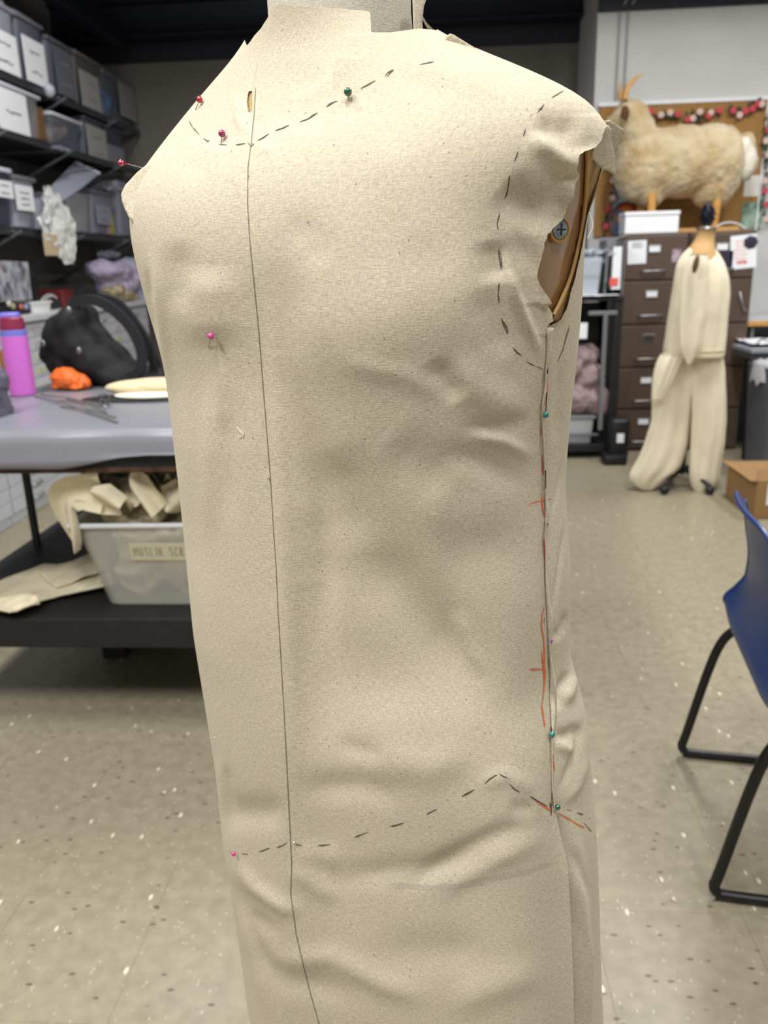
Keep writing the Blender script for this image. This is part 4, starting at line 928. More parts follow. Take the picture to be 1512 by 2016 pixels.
for k in range(26):
    zz_ = .03+.085*k/26; a = k*2.4; rr_ = .034*sin(pi*(zz_+.01)/.15); fi.ball((c0[0]+rr_*cos(a), 4.6+rr_*sin(a), c0[2]+zz_), .009, n=6, m_=4)
fi.build('finial', mat('dark_iron', (26, 30, 44), .4, metal=.5), f2, smooth=True)
MB().tube([(1.40, 4.70, .08), (1.40, 4.66, .85)], .018).build('stand_pole', M_BLK, f2, smooth=True)
wb = MB()
for k in range(5):
    a = 2*pi*k/5+.25; wb.tube([(1.40, 4.70, .12), (1.40+.12*cos(a), 4.70+.12*sin(a), .085), (1.40+.21*cos(a), 4.70+.21*sin(a), .05)], [.018, .014, .011]); wb.ball((1.40+.21*cos(a), 4.70+.21*sin(a), .026), .026)
wb.build('stand_base', M_BLK, f2, smooth=True)
g2 = thing('muslin_outfit', (1.40, 4.62, .1), 'cream muslin top with a loose hanging sleeve over wide split trousers on the distant form', 'garment')
stack('top', [(484,1362,1404),(492,1350,1409),(502,1341,1416),(520,1331,1426),(545,1327,1434),(575,1323,1436),(620,1316,1432),(660,1310,1429),(688,1305,1427),(697,1306,1426)], 4.6, .62, M_MUS_FAR, g2, .07, 5, 2, capt=False)
stack('waistband', [(689,1317,1424),(696,1316,1425),(701,1318,1424)], 4.57, .6, M_MUS_FAR, g2, .01, 3, 1)
stack('sleeve', [(500,1356,1392),(520,1344,1396),(560,1340,1396),(610,1338,1394),(650,1338,1388),(685,1341,1380),(705,1348,1368),(717,1354,1360)], 4.43, .45, M_MUS_FAR, g2, .2, 3, 4)
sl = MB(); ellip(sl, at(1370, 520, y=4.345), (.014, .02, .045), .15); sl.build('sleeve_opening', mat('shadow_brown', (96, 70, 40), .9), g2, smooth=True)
stack('trouser_leg', [(697,1300,1378),(730,1290,1372),(780,1283,1362),(830,1283,1357),(870,1270,1353),(900,1258,1346),(922,1246,1338),(942,1237,1312),(955,1246,1300),(964,1262,1285)], 4.62, .42, M_MUS_FAR, g2, .14, 4, 3)
stack('trouser_leg', [(697,1358,1424),(730,1360,1428),(780,1362,1430),(830,1362,1429),(870,1361,1426),(905,1359,1420),(930,1358,1416),(950,1360,1415),(965,1366,1396),(976,1372,1382)], 4.60, .5, M_MUS_FAR, g2, .13, 4, 6)
stack('hip_drape', [(696,1304,1345),(712,1294,1340),(735,1288,1330),(760,1284,1318),(785,1283,1305)], 4.50, .5, M_MUS_FAR, g2, .2, 4, 8)
# ---------------------------------------------------------------- blue chair
M_BLUE = mat('navy_blue_plastic', (26, 52, 104), .38, var=.03, scale=10, spec=.5); M_TUBE = mat('black_tube', (14, 14, 16), .35, spec=.5)
ch = thing('stacking_chair', (0, 0, 0), 'blue plastic shell chair on black tubular sled legs at the right edge', 'chair')
prof = [(.012,.782,.175),(.022,.772,.20),(.042,.735,.225),(.058,.665,.238),(.070,.60,.240),(.068,.54,.242),(.058,.49,.250),(.048,.452,.260),(.060,.42,.264),(.12,.405,.262),(.20,.402,.255),(.30,.408,.25),(.40,.42,.24),(.46,.422,.23),(.50,.405,.21)]
PP = np.array(spline([np.array(p) for p in prof], 5)); nv = 31; P_ = []
for (x, z, hw) in PP:
    for v in np.linspace(-1, 1, nv):
        up = max(0, abs(v)-.55)/.45; back = 1 if z > .47 else 0
        wv = np.clip((z-.44)/.1, 0, 1)
        P_.append((x+.026+(.035*v*v*wv)*(.6) - .0*up, v*hw*(1-.0*up), z + (1-wv)*.028*up**2 - (1-wv)*.012*(1-v*v)*np.clip((x-.12)/.1, 0, 1) - .02*wv*abs(v)**6*(z > .74)))
sh_ = obj('shell', P_, grid_faces(len(PP), nv), M_BLUE, ch); md = sh_.modifiers.new('t', 'SOLIDIFY'); md.thickness = .006; md.offset = 0
rim = [P_[k] for k in range(nv)]; left = [P_[i*nv] for i in range(len(PP))]; right = [P_[i*nv+nv-1] for i in range(len(PP))]
edge = left[::-1] + rim[1:-1] + right
MB().tube(edge, .006, 8).build('rolled_rim', M_BLUE, ch, smooth=True)
MB().tube([(.118, .233, .622), (.120, .236, .585), (.117, .239, .545), (.108, .243, .51)], .006, 8).build('handle_slot', mat('slot_shadow', (6, 10, 26), .6), ch, smooth=True)
for s in (-1, 1):
    y = .25*s; loop = [(.30,y,.39),(.14,y,.39),(.095,y,.38),(.06,y*1.03,.30),(.012,y*1.05,.07),(.004,y*1.05,.035),(.012,y*1.05,.018),(.04,y*1.05,.0125),(.30,y*1.05,.0125),(.50,y*1.05,.0125),(.53,y*1.05,.02),(.535,y*1.05,.04),(.49,y*1.03,.30),(.44,y,.385),(.40,y,.39),(.30,y,.39)]
    MB().tube(spline(loop, 5), .0115, 12).build('leg_frame', M_TUBE, ch, smooth=True)
for x in (.14, .42): MB().tube([(x, -.25, .385), (x, .25, .385)], .010, 10).build('cross_bar', M_TUBE, ch, smooth=True)
ch.location = (.600, 1.70, 0); ch.rotation_euler = (0, 0, radians(-8.6))
# ================================================================ LEFT: wall shelves with storage bins
XS = -2.43
M_SHELF = mat('grey_wire_shelf', (72, 74, 80), .45, metal=.5); M_BRK = mat('bracket_grey', (110, 114, 120), .5, metal=.4)
def shelf(z, label, y0=4.2, y1=YD-.02):
    t = thing('storage_shelf', (-2.7, 5.7, z), label, 'shelf')
    mb = MB(); mb.tube([(XS, y0, z-.012), (XS, y1, z-.012)], .006, 8); mb.tube([(XS, y0, z-.045), (XS, y1, z-.045)], .005, 8)
    mb.build('front_rail', M_SHELF, t, smooth=True)
    MB().box((XS+.002, y0, z-.045), (XS-.004, y1, z-.012)).build('rail_lattice', M_SHELF, t)
    w = MB()
    for k in range(int((y1-y0)/.028)): w.box((-2.99, y0+k*.028, z-.010), (XS, y0+k*.028+.005, z-.006))
    w.build('deck_wires', M_SHELF, t, kind='stuff')
    for k in range(5): MB().box((-2.99+.13*k, y0, z-.018), (-2.978+.13*k, y1, z-.010)).build('long_rail', M_SHELF, t)
    for y in (4.75, 5.6, 6.45):
        b_ = MB(); b_.tube([(-2.985, y, z-.32), (XS+.06, y, z-.03)], .009, 8); b_.tube([(-2.985, y, z-.03), (XS+.02, y, z-.03)], .009, 8); b_.build('bracket', M_BRK, t, smooth=True)
    return t
ZT_, ZM_, ZL_ = 2.40, 2.09, 1.565
shelf(ZT_, 'highest grey wire wall shelf carrying large storage bins', 4.2)
shelf(ZM_, 'middle grey wire wall shelf with smaller bins', 4.2)
shelf(ZL_, 'lowest grey wire wall shelf with open bins and white cloth', 4.2)
def smoke(n, c, tr): return mat(n, c, .28, trans=tr, spec=.6)
B_SM, B_CL, B_BL, B_WH = smoke('smoky_bin', (104, 110, 124), .25), smoke('frosted_bin', (176, 182, 198), .28), smoke('dark_bin', (64, 70, 88), .2), mat('white_lid', (216, 218, 234), .4)
B_GL = smoke('grey_lid', (120, 122, 130), .1)
def ycol(px, z, x):
    lo, hi = -400., 900.
    for _ in range(40):
        m_ = (lo+hi)/2; lo, hi = (m_, hi) if at(px, m_, x=x)[2] > z else (lo, m_)
    return at(px, m_, x=x)[1]
def bin_(px0, px1, pyt, z0, label, tub, lid, lab=None, depth=.42, group=None, lidh=.022, dome=0, tilt=0, labm=None, k=.9, xfront=XS, lines=2, seed=1):
    "bin whose front face spans px0..px1 on the shelf plane; pyt = picture y of its lid at px0"
    zt = min(at(max(px0, 0), pyt, x=xfront)[2], z0+(.245 if z0 == ZM_ else .42)); y0 = ycol(px0, zt, xfront)+.012; y1 = ycol(px1, zt, xfront)-.012
    t = thing('storage_bin', (xfront-depth/2, (y0+y1)/2, z0), label, 'bin', group)
    MB().taper((xfront-depth, y0, z0+.003), (xfront-.01, y1, zt-lidh), k, .03, open_top=True, ky=k).build('tub', tub, t, smooth=True)
    if lid:
        mb = MB().box((xfront-depth-.01, y0-.01, zt-lidh-.004), (xfront+.004, y1+.01, zt), bev=.008)
        if dome: mb.taper((xfront-depth+.02, y0+.02, zt), (xfront-.03, y1-.02, zt+dome), 1.0, .03)
        mb.build('lid', lid, t, smooth=True)
    if lab:
        u0, u1, v0, v1 = lab; yy0 = at(u0, v0, x=xfront)[1]; yy1 = at(u1, v0, x=xfront)[1]; za = at(u0, v0, x=xfront)[2]; zb = at(u0, v1, x=xfront)[2]
        L_ = MB().box((xfront-.004, yy0, min(za, zb)), (xfront+.001, yy1, max(za, zb))).build('paper_label', labm or M_PAPER, t)
        rs = random.Random(seed); w = MB(); H = abs(za-zb); z1_ = max(za, zb)
        for r in range(lines):
            zc = z1_-H*(.3+.45*r/max(1, lines-1)) if lines > 1 else z1_-H*.5; n = 10; W_ = yy1-yy0
            q = [(yy0+W_*(.25+.5*i/n), zc+H*.03*rs.uniform(-1, 1)) for i in range(n+1)]
            for a, b_ in zip(q[:-1], q[1:]): w.box((xfront+.001, a[0], min(a[1], b_[1])-.003), (xfront+.0018, b_[0], max(a[1], b_[1])+.003))
        w.build('writing', M_INK, L_, kind='stuff')
    return t
def fill(px0, px1, z0, z1, m_, label, seed, depth=.34, n=1, cat='contents', name='folded_fabric'):
    y0 = at(px0, 200, x=XS)[1]+.03; y1 = at(px1, 200, x=XS)[1]-.03; mb = MB(); rs = random.Random(seed)
    for k in range(9): ellip(mb, (XS-.21+rs.uniform(-.08, .08), y0+(y1-y0)*(k+.5)/9, z0+(z1-z0)*.5+rs.uniform(-.02, .02)), (depth*.4, (y1-y0)*.12, (z1-z0)*.47))
    o = mb.build(name, m_, label=label, cat=cat); return voxel(o, .016, 3, .03, 8, seed)
# top shelf
bin_(-70, 28, 4, ZT_, 'frosted bin with a big white label at the left end of the highest shelf', B_CL, B_CL, (-30, 26, 42, 122), dome=.03, seed=1)
bin_(30, 84, 20, ZT_, 'bin with a pale domed lid and white label, second on the highest shelf', B_SM, B_GL, (42, 82, 66, 152), dome=.02, seed=2)
bin_(90, 143, 66, ZT_, 'smoky grey bin without clear label, middle of the highest shelf', B_SM, B_SM, (104, 138, 88, 178), labm=smoke('grey_label', (112, 116, 128), .2), seed=3)
bin_(146, 203, 96, ZT_, 'brownish bin with a grey label, fourth on the highest shelf', smoke('brown_grey_bin', (92, 88, 88), .2), mat('taupe_lid', (100, 96, 94), .4), (155, 191, 134, 203), labm=mat('label_grey', (150, 150, 150), .8), dome=.015, seed=4)
bin_(200, 262, 134, ZT_, 'clear bin holding blue fabric at the far end of the highest shelf', smoke('clear_blue_bin', (120, 126, 140), .72), B_SM, (232, 262, 158, 224), labm=mat('label_grey2', (132, 132, 132), .8), dome=.02, seed=5)
fill(203, 236, ZT_+.01, ZT_+.24, mat('blue_fabric', (40, 62, 130), .9, col2=(60, 110, 150), scale=6), 'blue and teal fabric inside the far bin of the highest shelf', 5, cat='fabric')
# middle shelf
bin_(-60, 79, 138, ZM_, 'large white-lidded bin of tan cloth with a white label on the middle shelf', smoke('clear_bin_b', (190, 190, 200), .78), B_WH, (-12, 46, 165, 253), lidh=.018, k=.95, lines=1, seed=6)
fill(20, 76, ZM_+.01, ZM_+.25, mat('tan_fabric', (176, 154, 132), .9, var=.05), 'tan fabric inside the large white-lidded bin of the middle shelf', 6, cat='fabric')
MB().box((XS-.38, at(84, 240, x=XS)[1], ZM_+.003), (XS-.03, at(98, 240, x=XS)[1], ZM_+.20), bev=.01).build('brown_box', mat('brown_board', (112, 80, 50), .8), label='brown board box squeezed between two bins on the middle shelf', cat='box')
bin_(101, 162, 218, ZM_, 'clear bin with a curved white lid holding cream cloth on the middle shelf', smoke('clear_bin_c', (120, 128, 146), .72), B_WH, None, lidh=.016, dome=.01, seed=7)
fill(103, 145, ZM_+.03, ZM_+.16, mat('cream_fabric', (206, 188, 162), .9), 'cream cloth bundle inside the curved-lid bin of the middle shelf', 7, cat='fabric')
bin_(164, 206, 214, ZM_, 'bin with a tall grey label, third bin of the middle shelf', B_SM, B_BL, (169, 205, 243, 312), labm=mat('label_grey3', (150, 150, 148), .8), seed=8)
bin_(209, 243, 232, ZM_, 'small dark blue-grey bin at the far end of the middle shelf', B_BL, B_BL, (210, 242, 282, 318), labm=mat('label_violet', (120, 120, 134), .8), lines=0, seed=9)
# lowest shelf
bin_(-40, 22, 328, ZL_, 'bin with a bright white lid at the left end of the lowest shelf', B_BL, B_WH, (-10, 22, 352, 386), depth=.4, seed=10)
bin_(24, 70, 342, ZL_, 'open-topped frosted bin with a three-line paper label on the lowest shelf', B_CL, B_GL, (28, 62, 362, 412), lines=3, depth=.4, seed=11)
bin_(74, 131, 382, ZL_, 'open frosted bin spilling white cloth on the lowest shelf', smoke('milk_bin', (206, 210, 226), .25), None, depth=.4, seed=12)
bin_(132, 178, 368, ZL_, 'tall frosted bin right of the spilling one on the lowest shelf', smoke('grey_frost_bin', (170, 174, 184), .3), None, depth=.4, seed=13)
bin_(180, 225, 372, ZL_, 'grey frosted bin beside the yellow strip on the lowest shelf', smoke('grey_frost_bin2', (140, 144, 160), .3), B_SM, (188, 216, 402, 440), labm=smoke('pale_label', (150, 154, 174), .1), depth=.4, seed=14)
# tilted lid leaning over the open bin
ld = thing('loose_lid', at(140, 360, x=XS), 'translucent white bin lid tilted up over the spilling bin', 'lid')
q = [at(78, 392, x=XS-.05), at(148, 320, x=XS-.12), at(196, 342, x=XS), at(160, 372, x=XS+.04), at(118, 400, x=XS+.05)]
obj('lid_panel', [q[0], q[1], q[2], q[3], q[4]], [(0, 1, 2, 3, 4)], B_CL, ld, smooth=False).modifiers.new('t', 'SOLIDIFY').thickness = .006
MB().tube([q[1], q[2]], .011, 8).build('lid_rim', B_WH, ld, smooth=True); MB().tube([q[0], q[1]], .006, 8).build('lid_rim', B_CL, ld, smooth=True)
st = MB().box((XS-.05, at(224, 450, x=XS)[1], ZL_+.003), (XS-.02, at(230, 450, x=XS)[1], ZL_+.16), bev=.003).build('yellow_folder', mat('yellow_card', (176, 170, 50), .6), label='narrow yellow folder standing on the lowest shelf', cat='folder')
MB().box((XS-.05, at(218, 450, x=XS)[1], ZL_+.003), (XS-.02, at(222.5, 450, x=XS)[1], ZL_+.15), bev=.003).build('pink_folder', mat('pink_card', (190, 150, 160), .6), label='thin pink folder beside the yellow one on the lowest shelf', cat='folder')
bin_(231, 268, 345, ZL_, 'frosted bin behind the pin at the far end of the lowest shelf', smoke('violet_frost_bin', (150, 152, 170), .35), None, depth=.4, seed=15)
crumple_sheet('plastic_bag', XS-.14, at(240, 380, x=XS)[1], ZL_+.27, .3, .3, .08, smoke('clear_film', (190, 194, 206), .5), 31, 26, label='clear plastic bag crumpled on the last bin of the lowest shelf', cat='bag')
# white frilly cloth hanging over the edge
wc = thing('white_cloth', at(100, 430, x=XS+.04), 'white ruffled cloth spilling over the edge of the lowest shelf', 'cloth')
M_WHC = mat('white_ruffle', (224, 226, 226), .9, var=.04, scale=20)
def ribbon(name, pts, w0, seed, m_, parent, amp=.025, n=26, xoff=.03):
    P0 = spline([at(u, v, x=XS+xoff) for u, v in pts], 7); m2 = len(P0); V = []
    ws = np.interp(np.linspace(0, 1, m2), np.linspace(0, 1, len(w0)), w0); G = np.array(P0); T = np.gradient(G, axis=0); T /= np.linalg.norm(T, axis=1, keepdims=True)
    for i in range(m2):
        sd = np.cross(T[i], [1, 0, 0]); sd /= np.linalg.norm(sd)+1e-9
        for j in range(n):
            s = j/(n-1)*2-1; h = amp*(crumple(np.array([s*.8]), np.array([i*.05]), seed)[0]-.3)
            V.append(G[i]+sd*s*ws[i]*(1+.12*sin(i*1.3))+np.array([h, 0, 0]))
    return obj(name, V, grid_faces(m2, n), m_, parent)
ribbon('ruffle', [(78,400),(92,412),(108,436),(120,466),(130,496),(138,516)], [.10,.14,.16,.16,.13,.02], 3, M_WHC, wc, .05)
ribbon('ruffle', [(76,418),(84,432),(104,442),(122,446),(140,450)], [.09,.13,.13,.12,.08], 5, M_WHC, wc, .05)
ribbon('ruffle', [(118,460),(124,480),(128,508)], [.05,.05,.01], 7, M_WHC, wc, .04)
tg = thing('paper_tag', at(100, 470, x=XS+.06), 'tan card tag hanging below the white ruffled cloth', 'tag')
MB().box(tuple(at(89, 503, x=XS+.06)), tuple(at(112, 462, x=XS+.062)), bev=.0005).build('tag_card', mat('tan_card', (204, 184, 150), .8), tg)
MB().tube([at(100, 462, x=XS+.061), at(104, 440, x=XS+.08)], .0015, 6).build('string', M_WHC, tg)
MB().ball(at(97, 178, x=XS+.03), .035, 1, .8, 1.1).build('clear_hook', M_CLEAR, smooth=True, label='clear plastic clip on the front edge of the highest shelf', cat='clip')
crumple_sheet('film_scrap', XS+.02, at(113, 285, x=XS)[1], ZM_-.06, .05, .2, .04, M_CLEAR, 41, 16, label='scrap of clear film caught under the middle shelf edge', cat='film')
# ---------------------------------------------------------------- flat files
M_FF = mat('white_enamel', (198, 202, 210), .42, var=.02, scale=3); M_HND = mat('satin_metal', (150, 150, 140), .4, metal=.7)
XF = -2.3
for k, (y0, y1, lab) in enumerate(((2.85, 4.05, 'nearest white flat file cabinet by the left wall, seen past the bottle'), (4.06, 5.26, 'middle white flat file cabinet seen behind the black backpack'), (5.27, 6.47, 'farthest white flat file cabinet by the left wall'))):
    t = thing('flat_file_cabinet', (-2.65, (y0+y1)/2, 0), lab, 'cabinet')
    MB().box((-2.99, y0, 0), (XF-.015, y1, 1.04), bev=.004).build('body', M_FF, t)
    for r in range(13):
        z = .06+r*.0745; d = MB().box((XF-.018, y0+.012, z), (XF, y1-.012, z+.0715), bev=.003, seg=1).build('drawer', M_FF, t)
        for yh in (y0+.28, y1-.28):
            MB().tube([(XF, yh-.05, z+.03), (XF+.018, yh-.045, z+.026), (XF+.018, yh+.045, z+.026), (XF, yh+.05, z+.03)], .0045, 6).build('handle', M_HND, d, smooth=True)
        MB().box((XF-.001, y0+.50, z+.02), (XF+.003, y0+.60, z+.055)).build('label_holder', mat('label_%d_%d' % (k, r), random.choice([(196, 196, 170), (204, 204, 204), (190, 180, 190)]), .6), d)
wt = MB().box((-2.99, 2.83, 1.045), (XF+.02, 6.6, 1.08), bev=.004).build('worktop', mat('worktop_white', (206, 208, 214), .4), label='long white worktop over the flat file cabinets along the left wall', cat='worktop')
ZC = 1.081
# things on the worktop
ml = thing('display_screen', (-2.62, 4.7, ZC), 'framed glossy screen with a colourful collage at the left edge of the worktop', 'screen')
a = at(-20, 512, x=-2.36); b_ = at(52, 512, x=-2.36); c_ = at(60, 592, x=-2.36)
def quad(name, P4, m_, parent, th=.01, **k):
    o = obj(name, P4, [(0, 1, 2, 3)], m_, parent, smooth=False, **k); o.modifiers.new('t', 'SOLIDIFY').thickness = th; return o
xs_ = -2.40
quad('picture', [at(-30, 512, x=xs_), at(48, 516, x=xs_), at(57, 590, x=xs_), at(-30, 596, x=xs_)], mat('collage', (110, 112, 130), .3, col2=(190, 192, 204), scale=16, var=.4), ml, .02)
quad('lower_bezel', [at(-30, 562, x=xs_+.012), at(46, 562, x=xs_+.012), at(51, 590, x=xs_+.012), at(-30, 594, x=xs_+.012)], M_BLK, ml, .006)
for i, (u, v, c_) in enumerate(((10, 534, (30, 30, 70)), (28, 548, (110, 110, 190)), (14, 552, (210, 200, 196)), (40, 527, (40, 110, 150)), (40, 558, (196, 180, 130)), (1, 526, (170, 90, 50)))):
    p = at(u, v, x=xs_+.016); MB().ball(p, .03, .15, 1, .8, n=10, m_=6).build('colour_spot', mat('spot_%d' % i, c_, .4), ml, smooth=True)
quad('side_panel', [at(53, 524, x=-2.45), at(63, 528, x=-2.45), at(70, 590, x=-2.45), at(58, 592, x=-2.45)], M_BLK, ml, .03)
tr = thing('black_tray', at(20, 612, x=-2.4), 'black tray of small odds and ends below the screen on the worktop', 'tray')
p0, p1 = at(-30, 615, x=-2.36), at(62, 610, x=-2.36)
MB().box((-2.6, p0[1], ZC), (-2.36, p1[1], ZC+.06), bev=.01).build('tray_body', M_BLK, tr)
for i, (u, v, c_) in enumerate(((18, 598, (200, 196, 190)), (42, 604, (190, 100, 90)), (52, 604, (150, 156, 190)), (26, 603, (170, 160, 120)))):
    MB().ball(at(u, v, x=-2.352), .02, .5, 1.2, .8, n=8, m_=6).build('trinket', mat('trinket_%d' % i, c_, .5), tr, smooth=True)
p0, p1 = at(66, 612, x=-2.36), at(104, 612, x=-2.36)
t = thing('white_tub', (-2.42, (p0[1]+p1[1])/2, ZC), 'small white plastic tub on the front edge of the worktop', 'tub')
MB().taper((-2.50, p0[1], ZC), (-2.36, p1[1], ZC+.05), .9, .015).build('tub_body', mat('bright_white_plastic', (238, 238, 236), .4), t, smooth=True)
MB().box((-2.505, p0[1]-.004, ZC+.05), (-2.355, p1[1]+.004, ZC+.06), bev=.003).build('tub_lid', bpy.data.materials['bright_white_plastic'], t)
t = thing('white_cord_coil', at(100, 592, x=-2.5), 'loop of pale cord and film behind the white tub', 'cord')
for s in (0, 7): MB().tube(spline([at(80+s, 606, x=-2.52), at(84+s, 588, x=-2.52), at(98+s, 580+s*.5, x=-2.52), at(112+s, 588, x=-2.5), at(122+s, 604, x=-2.5)]), .006, 6).build('cord_loop', M_PAPER, t, smooth=True)
fd = mat('dark_clutter', (34, 34, 38), .7)
for (u0, u1, v0, nm, m_, lb, ct) in ((108, 124, 592, 'black_case', fd, 'small black case on the worktop right of the white tub', 'case'), (126, 146, 568, 'red_box', mat('deep_red', (110, 30, 36), .6), 'small deep red box on the worktop above the backpack', 'box'),
                                     (146, 182, 566, 'black_pouch', fd, 'black pouch on the worktop above the backpack loop', 'pouch')):
    p0, p1 = at(u0, v0+20, x=-2.45), at(u1, v0+20, x=-2.45); zt = at(u0, v0, x=-2.45)[2]
    MB().box((-2.7, p0[1], ZC), (-2.45, p1[1], max(zt, ZC+.04)), bev=.015).build(nm, m_, label=lb, cat=ct)
M_LAV = mat('lavender_knit', (178, 168, 196), .9, var=.08, scale=30, bump=.4, bscale=50)
def lump(name, items, x, m_, label, cat, vs=.012, amp=.03, f=9, seed=3, dx=.14):
    mb = MB(); s = 1/420.
    for (u, v, ru, rv) in items:
        c_ = at(u, v, x=x-.05); d_ = float(np.linalg.norm(c_-CAM)); s = d_/1600.; ellip(mb, c_, (dx, ru*s*2.4, rv*s))
    return voxel(mb.build(name, m_, label=label, cat=cat), vs, 4, amp, f, seed)
lump('lavender_pillow', [(222, 540, 26, 22), (205, 532, 18, 18), (245, 555, 20, 22), (230, 565, 26, 18)], XF-.1, M_LAV, 'lavender stuffed knit bundle on the worktop beside the toile', 'cloth bundle')
lump('clear_sack', [(256, 540, 16, 30), (266, 568, 16, 34), (262, 590, 16, 22)], XF-.12, mat('cloudy_film', (176, 178, 196), .5, var=.08, scale=10), 'cloudy plastic sack on the worktop right against the toile edge', 'sack', seed=6)
lump('cream_scraps', [(218, 572, 16, 9), (232, 582, 20, 10), (250, 590, 16, 10), (262, 596, 16, 9)], XF-.04, mat('cream_scrap', (198, 184, 154), .9, col2=(120, 104, 80), scale=14), 'heap of cream scraps with a brown edge on the worktop', 'scraps', seed=8, dx=.08, amp=.04)
crumple_sheet('film_scrap', -2.5, at(215, 500, x=-2.5)[1], 1.35, .06, .3, .1, M_CLEAR, 51, 20, label='limp clear film hanging below the lowest shelf', cat='film')
# cartons between the flat files and the toile
t = thing('cardboard_box', (-2.1, 5.6, 0), 'brown carton with white labels on the floor by the farthest flat file', 'box')
p = at(292, 690, x=-2.0)
MB().box((-2.25, 5.2, 0), (-1.85, 6.0, .62), bev=.004).build('box_body', mat('dark_carton', (96, 72, 50), .85), t)
# ================================================================ WORK TABLE
TX0, TX1, TY0, TY1 = -1.50, .22, 2.09, 3.22
tbl = thing('work_table', (-.65, 2.65, 0), 'black plywood work table covered in grey vinyl, behind the toile on the left', 'table')
M_PLY = mat('black_painted_ply', (22, 21, 22), .6, var=.2, scale=14); M_EDGE = mat('worn_ply_edge', (96, 62, 36), .7, col2=(24, 20, 18), scale=26, var=.2)
M_VINYL = mat('grey_vinyl_cover', (132, 134, 144), .33, var=.02, scale=5, spec=.5)
MB().box((TX0, TY0, .785), (TX1, TY1, .892), bev=.003).build('table_top', M_PLY, tbl)
MB().box((TX0, TY0-.003, .778), (TX1, TY0+.02, .792), bev=.002).build('worn_edge', M_EDGE, tbl)
MB().box((TX0-.03, TY0-.02, .262), (TX1, TY1, .352), bev=.003).build('lower_shelf', M_PLY, tbl)
for x, y in ((TX0+.03, TY0+.62), (TX0+.03, TY1-.05), (TX1-.04, TY0+.05), (TX1-.04, TY1-.05)):
    MB().box((x-.011, y-.011, .352), (x+.011, y+.011, .785), bev=.002).build('leg', M_PLY, tbl)
for x in (TX0+.35, TX1-.35): MB().box((x-.04, TY0+.42, 0), (x+.04, TY1-.1, .262), bev=.004).build('plinth', M_PLY, tbl)
# vinyl: flat on top, folding down the front with a wavy hem
prof = [(TY1, .8935), (TY1-.3, .8935), (TY0+.5, .8935), (TY0+.12, .8935), (TY0+.02, .8935), (TY0-.004, .890), (TY0-.012, .878), (TY0-.014, .86), (TY0-.015, .84), (TY0-.016, .82), (TY0-.018, 0)]
nx = 70; V = []
for (y, z) in prof:
    for i in range(nx):
        x = TX0+.002+(TX1-TX0-.004)*i/(nx-1); u = proj((x, TY0, .8))[0]; hem = np.interp(u, [0, 130, 165, 240, 300, 345], [.797, .795, .802, .822, .829, .829])
        wv = .004*sin(x*9)+.003*sin(x*23)
        V.append((x, y-(wv+.006 if y < TY0 else 0), (hem if z == 0 else (z if z > .885 else max(z, hem+.002)))))
v_ = obj('vinyl_cover', V, grid_faces(len(prof), nx), M_VINYL, tbl); v_.modifiers.new('t', 'SOLIDIFY').thickness = .002
TZ = .8955
# bottle
bt = at(60, 786, z=TZ); bx_, by_ = at(46, 778, z=TZ)[:2]
bo = thing('water_bottle', (bx_, by_, TZ), 'pink insulated water bottle with a maroon and violet lid on the work table', 'bottle')
MB().lathe([(.036, TZ), (.041, TZ+.004), (.043, TZ+.03), (.0435, TZ+.195), (.0425, TZ+.205)], 36, (bx_, by_)).build('bottle_body', mat('orchid_pink', (206, 108, 206), .42, spec=.5), bo, smooth=True)
MB().lathe([(.0428, TZ+.205), (.0428, TZ+.222), (.040, TZ+.224)], 36, (bx_, by_)).build('blue_band', mat('periwinkle', (116, 124, 214), .4), bo, smooth=True)
MB().lathe([(.040, TZ+.224), (.0405, TZ+.235), (.038, TZ+.262), (.030, TZ+.268)], 36, (bx_, by_)).build('lid', mat('maroon_plastic', (138, 40, 76), .4), bo, smooth=True)
MB().box((bx_-.036, by_-.022, TZ+.258), (bx_+.028, by_+.022, TZ+.282), bev=.009, seg=3, rz=.2).build('flip_cap', mat('violet_plastic', (122, 116, 214), .35), bo, smooth=True)
# orange pouch
M_OR = mat('orange_nylon', (238, 112, 36), .5, var=.08, scale=14, bump=.3, bscale=20)
op = thing('orange_pouch', at(138, 770, z=TZ), 'small orange drawstring pouch on the work table before the backpack', 'pouch')
c_ = at(138, 768, z=TZ); mb = MB(); ellip(mb, c_+[0, 0, .038], (.062, .045, .036)); ellip(mb, c_+[-.02, 0, .045], (.045, .04, .036)); ellip(mb, c_+[.055, 0, .02], (.022, .025, .018)); ellip(mb, c_+[-.045, 0, .015], (.025, .03, .014)); ellip(mb, c_+[.035, -.01, .012], (.03, .03, .012))
o = mb.build('pouch_body', M_OR, op); voxel(o, .005, 4, .012, 26, 2)
MB().tube(spline([c_+[.062, -.02, .03], c_+[.07, -.03, .022], c_+[.06, -.035, .01]]), .0025, 6).build('drawstring', mat('dark_orange', (150, 60, 20), .6), op, smooth=True)
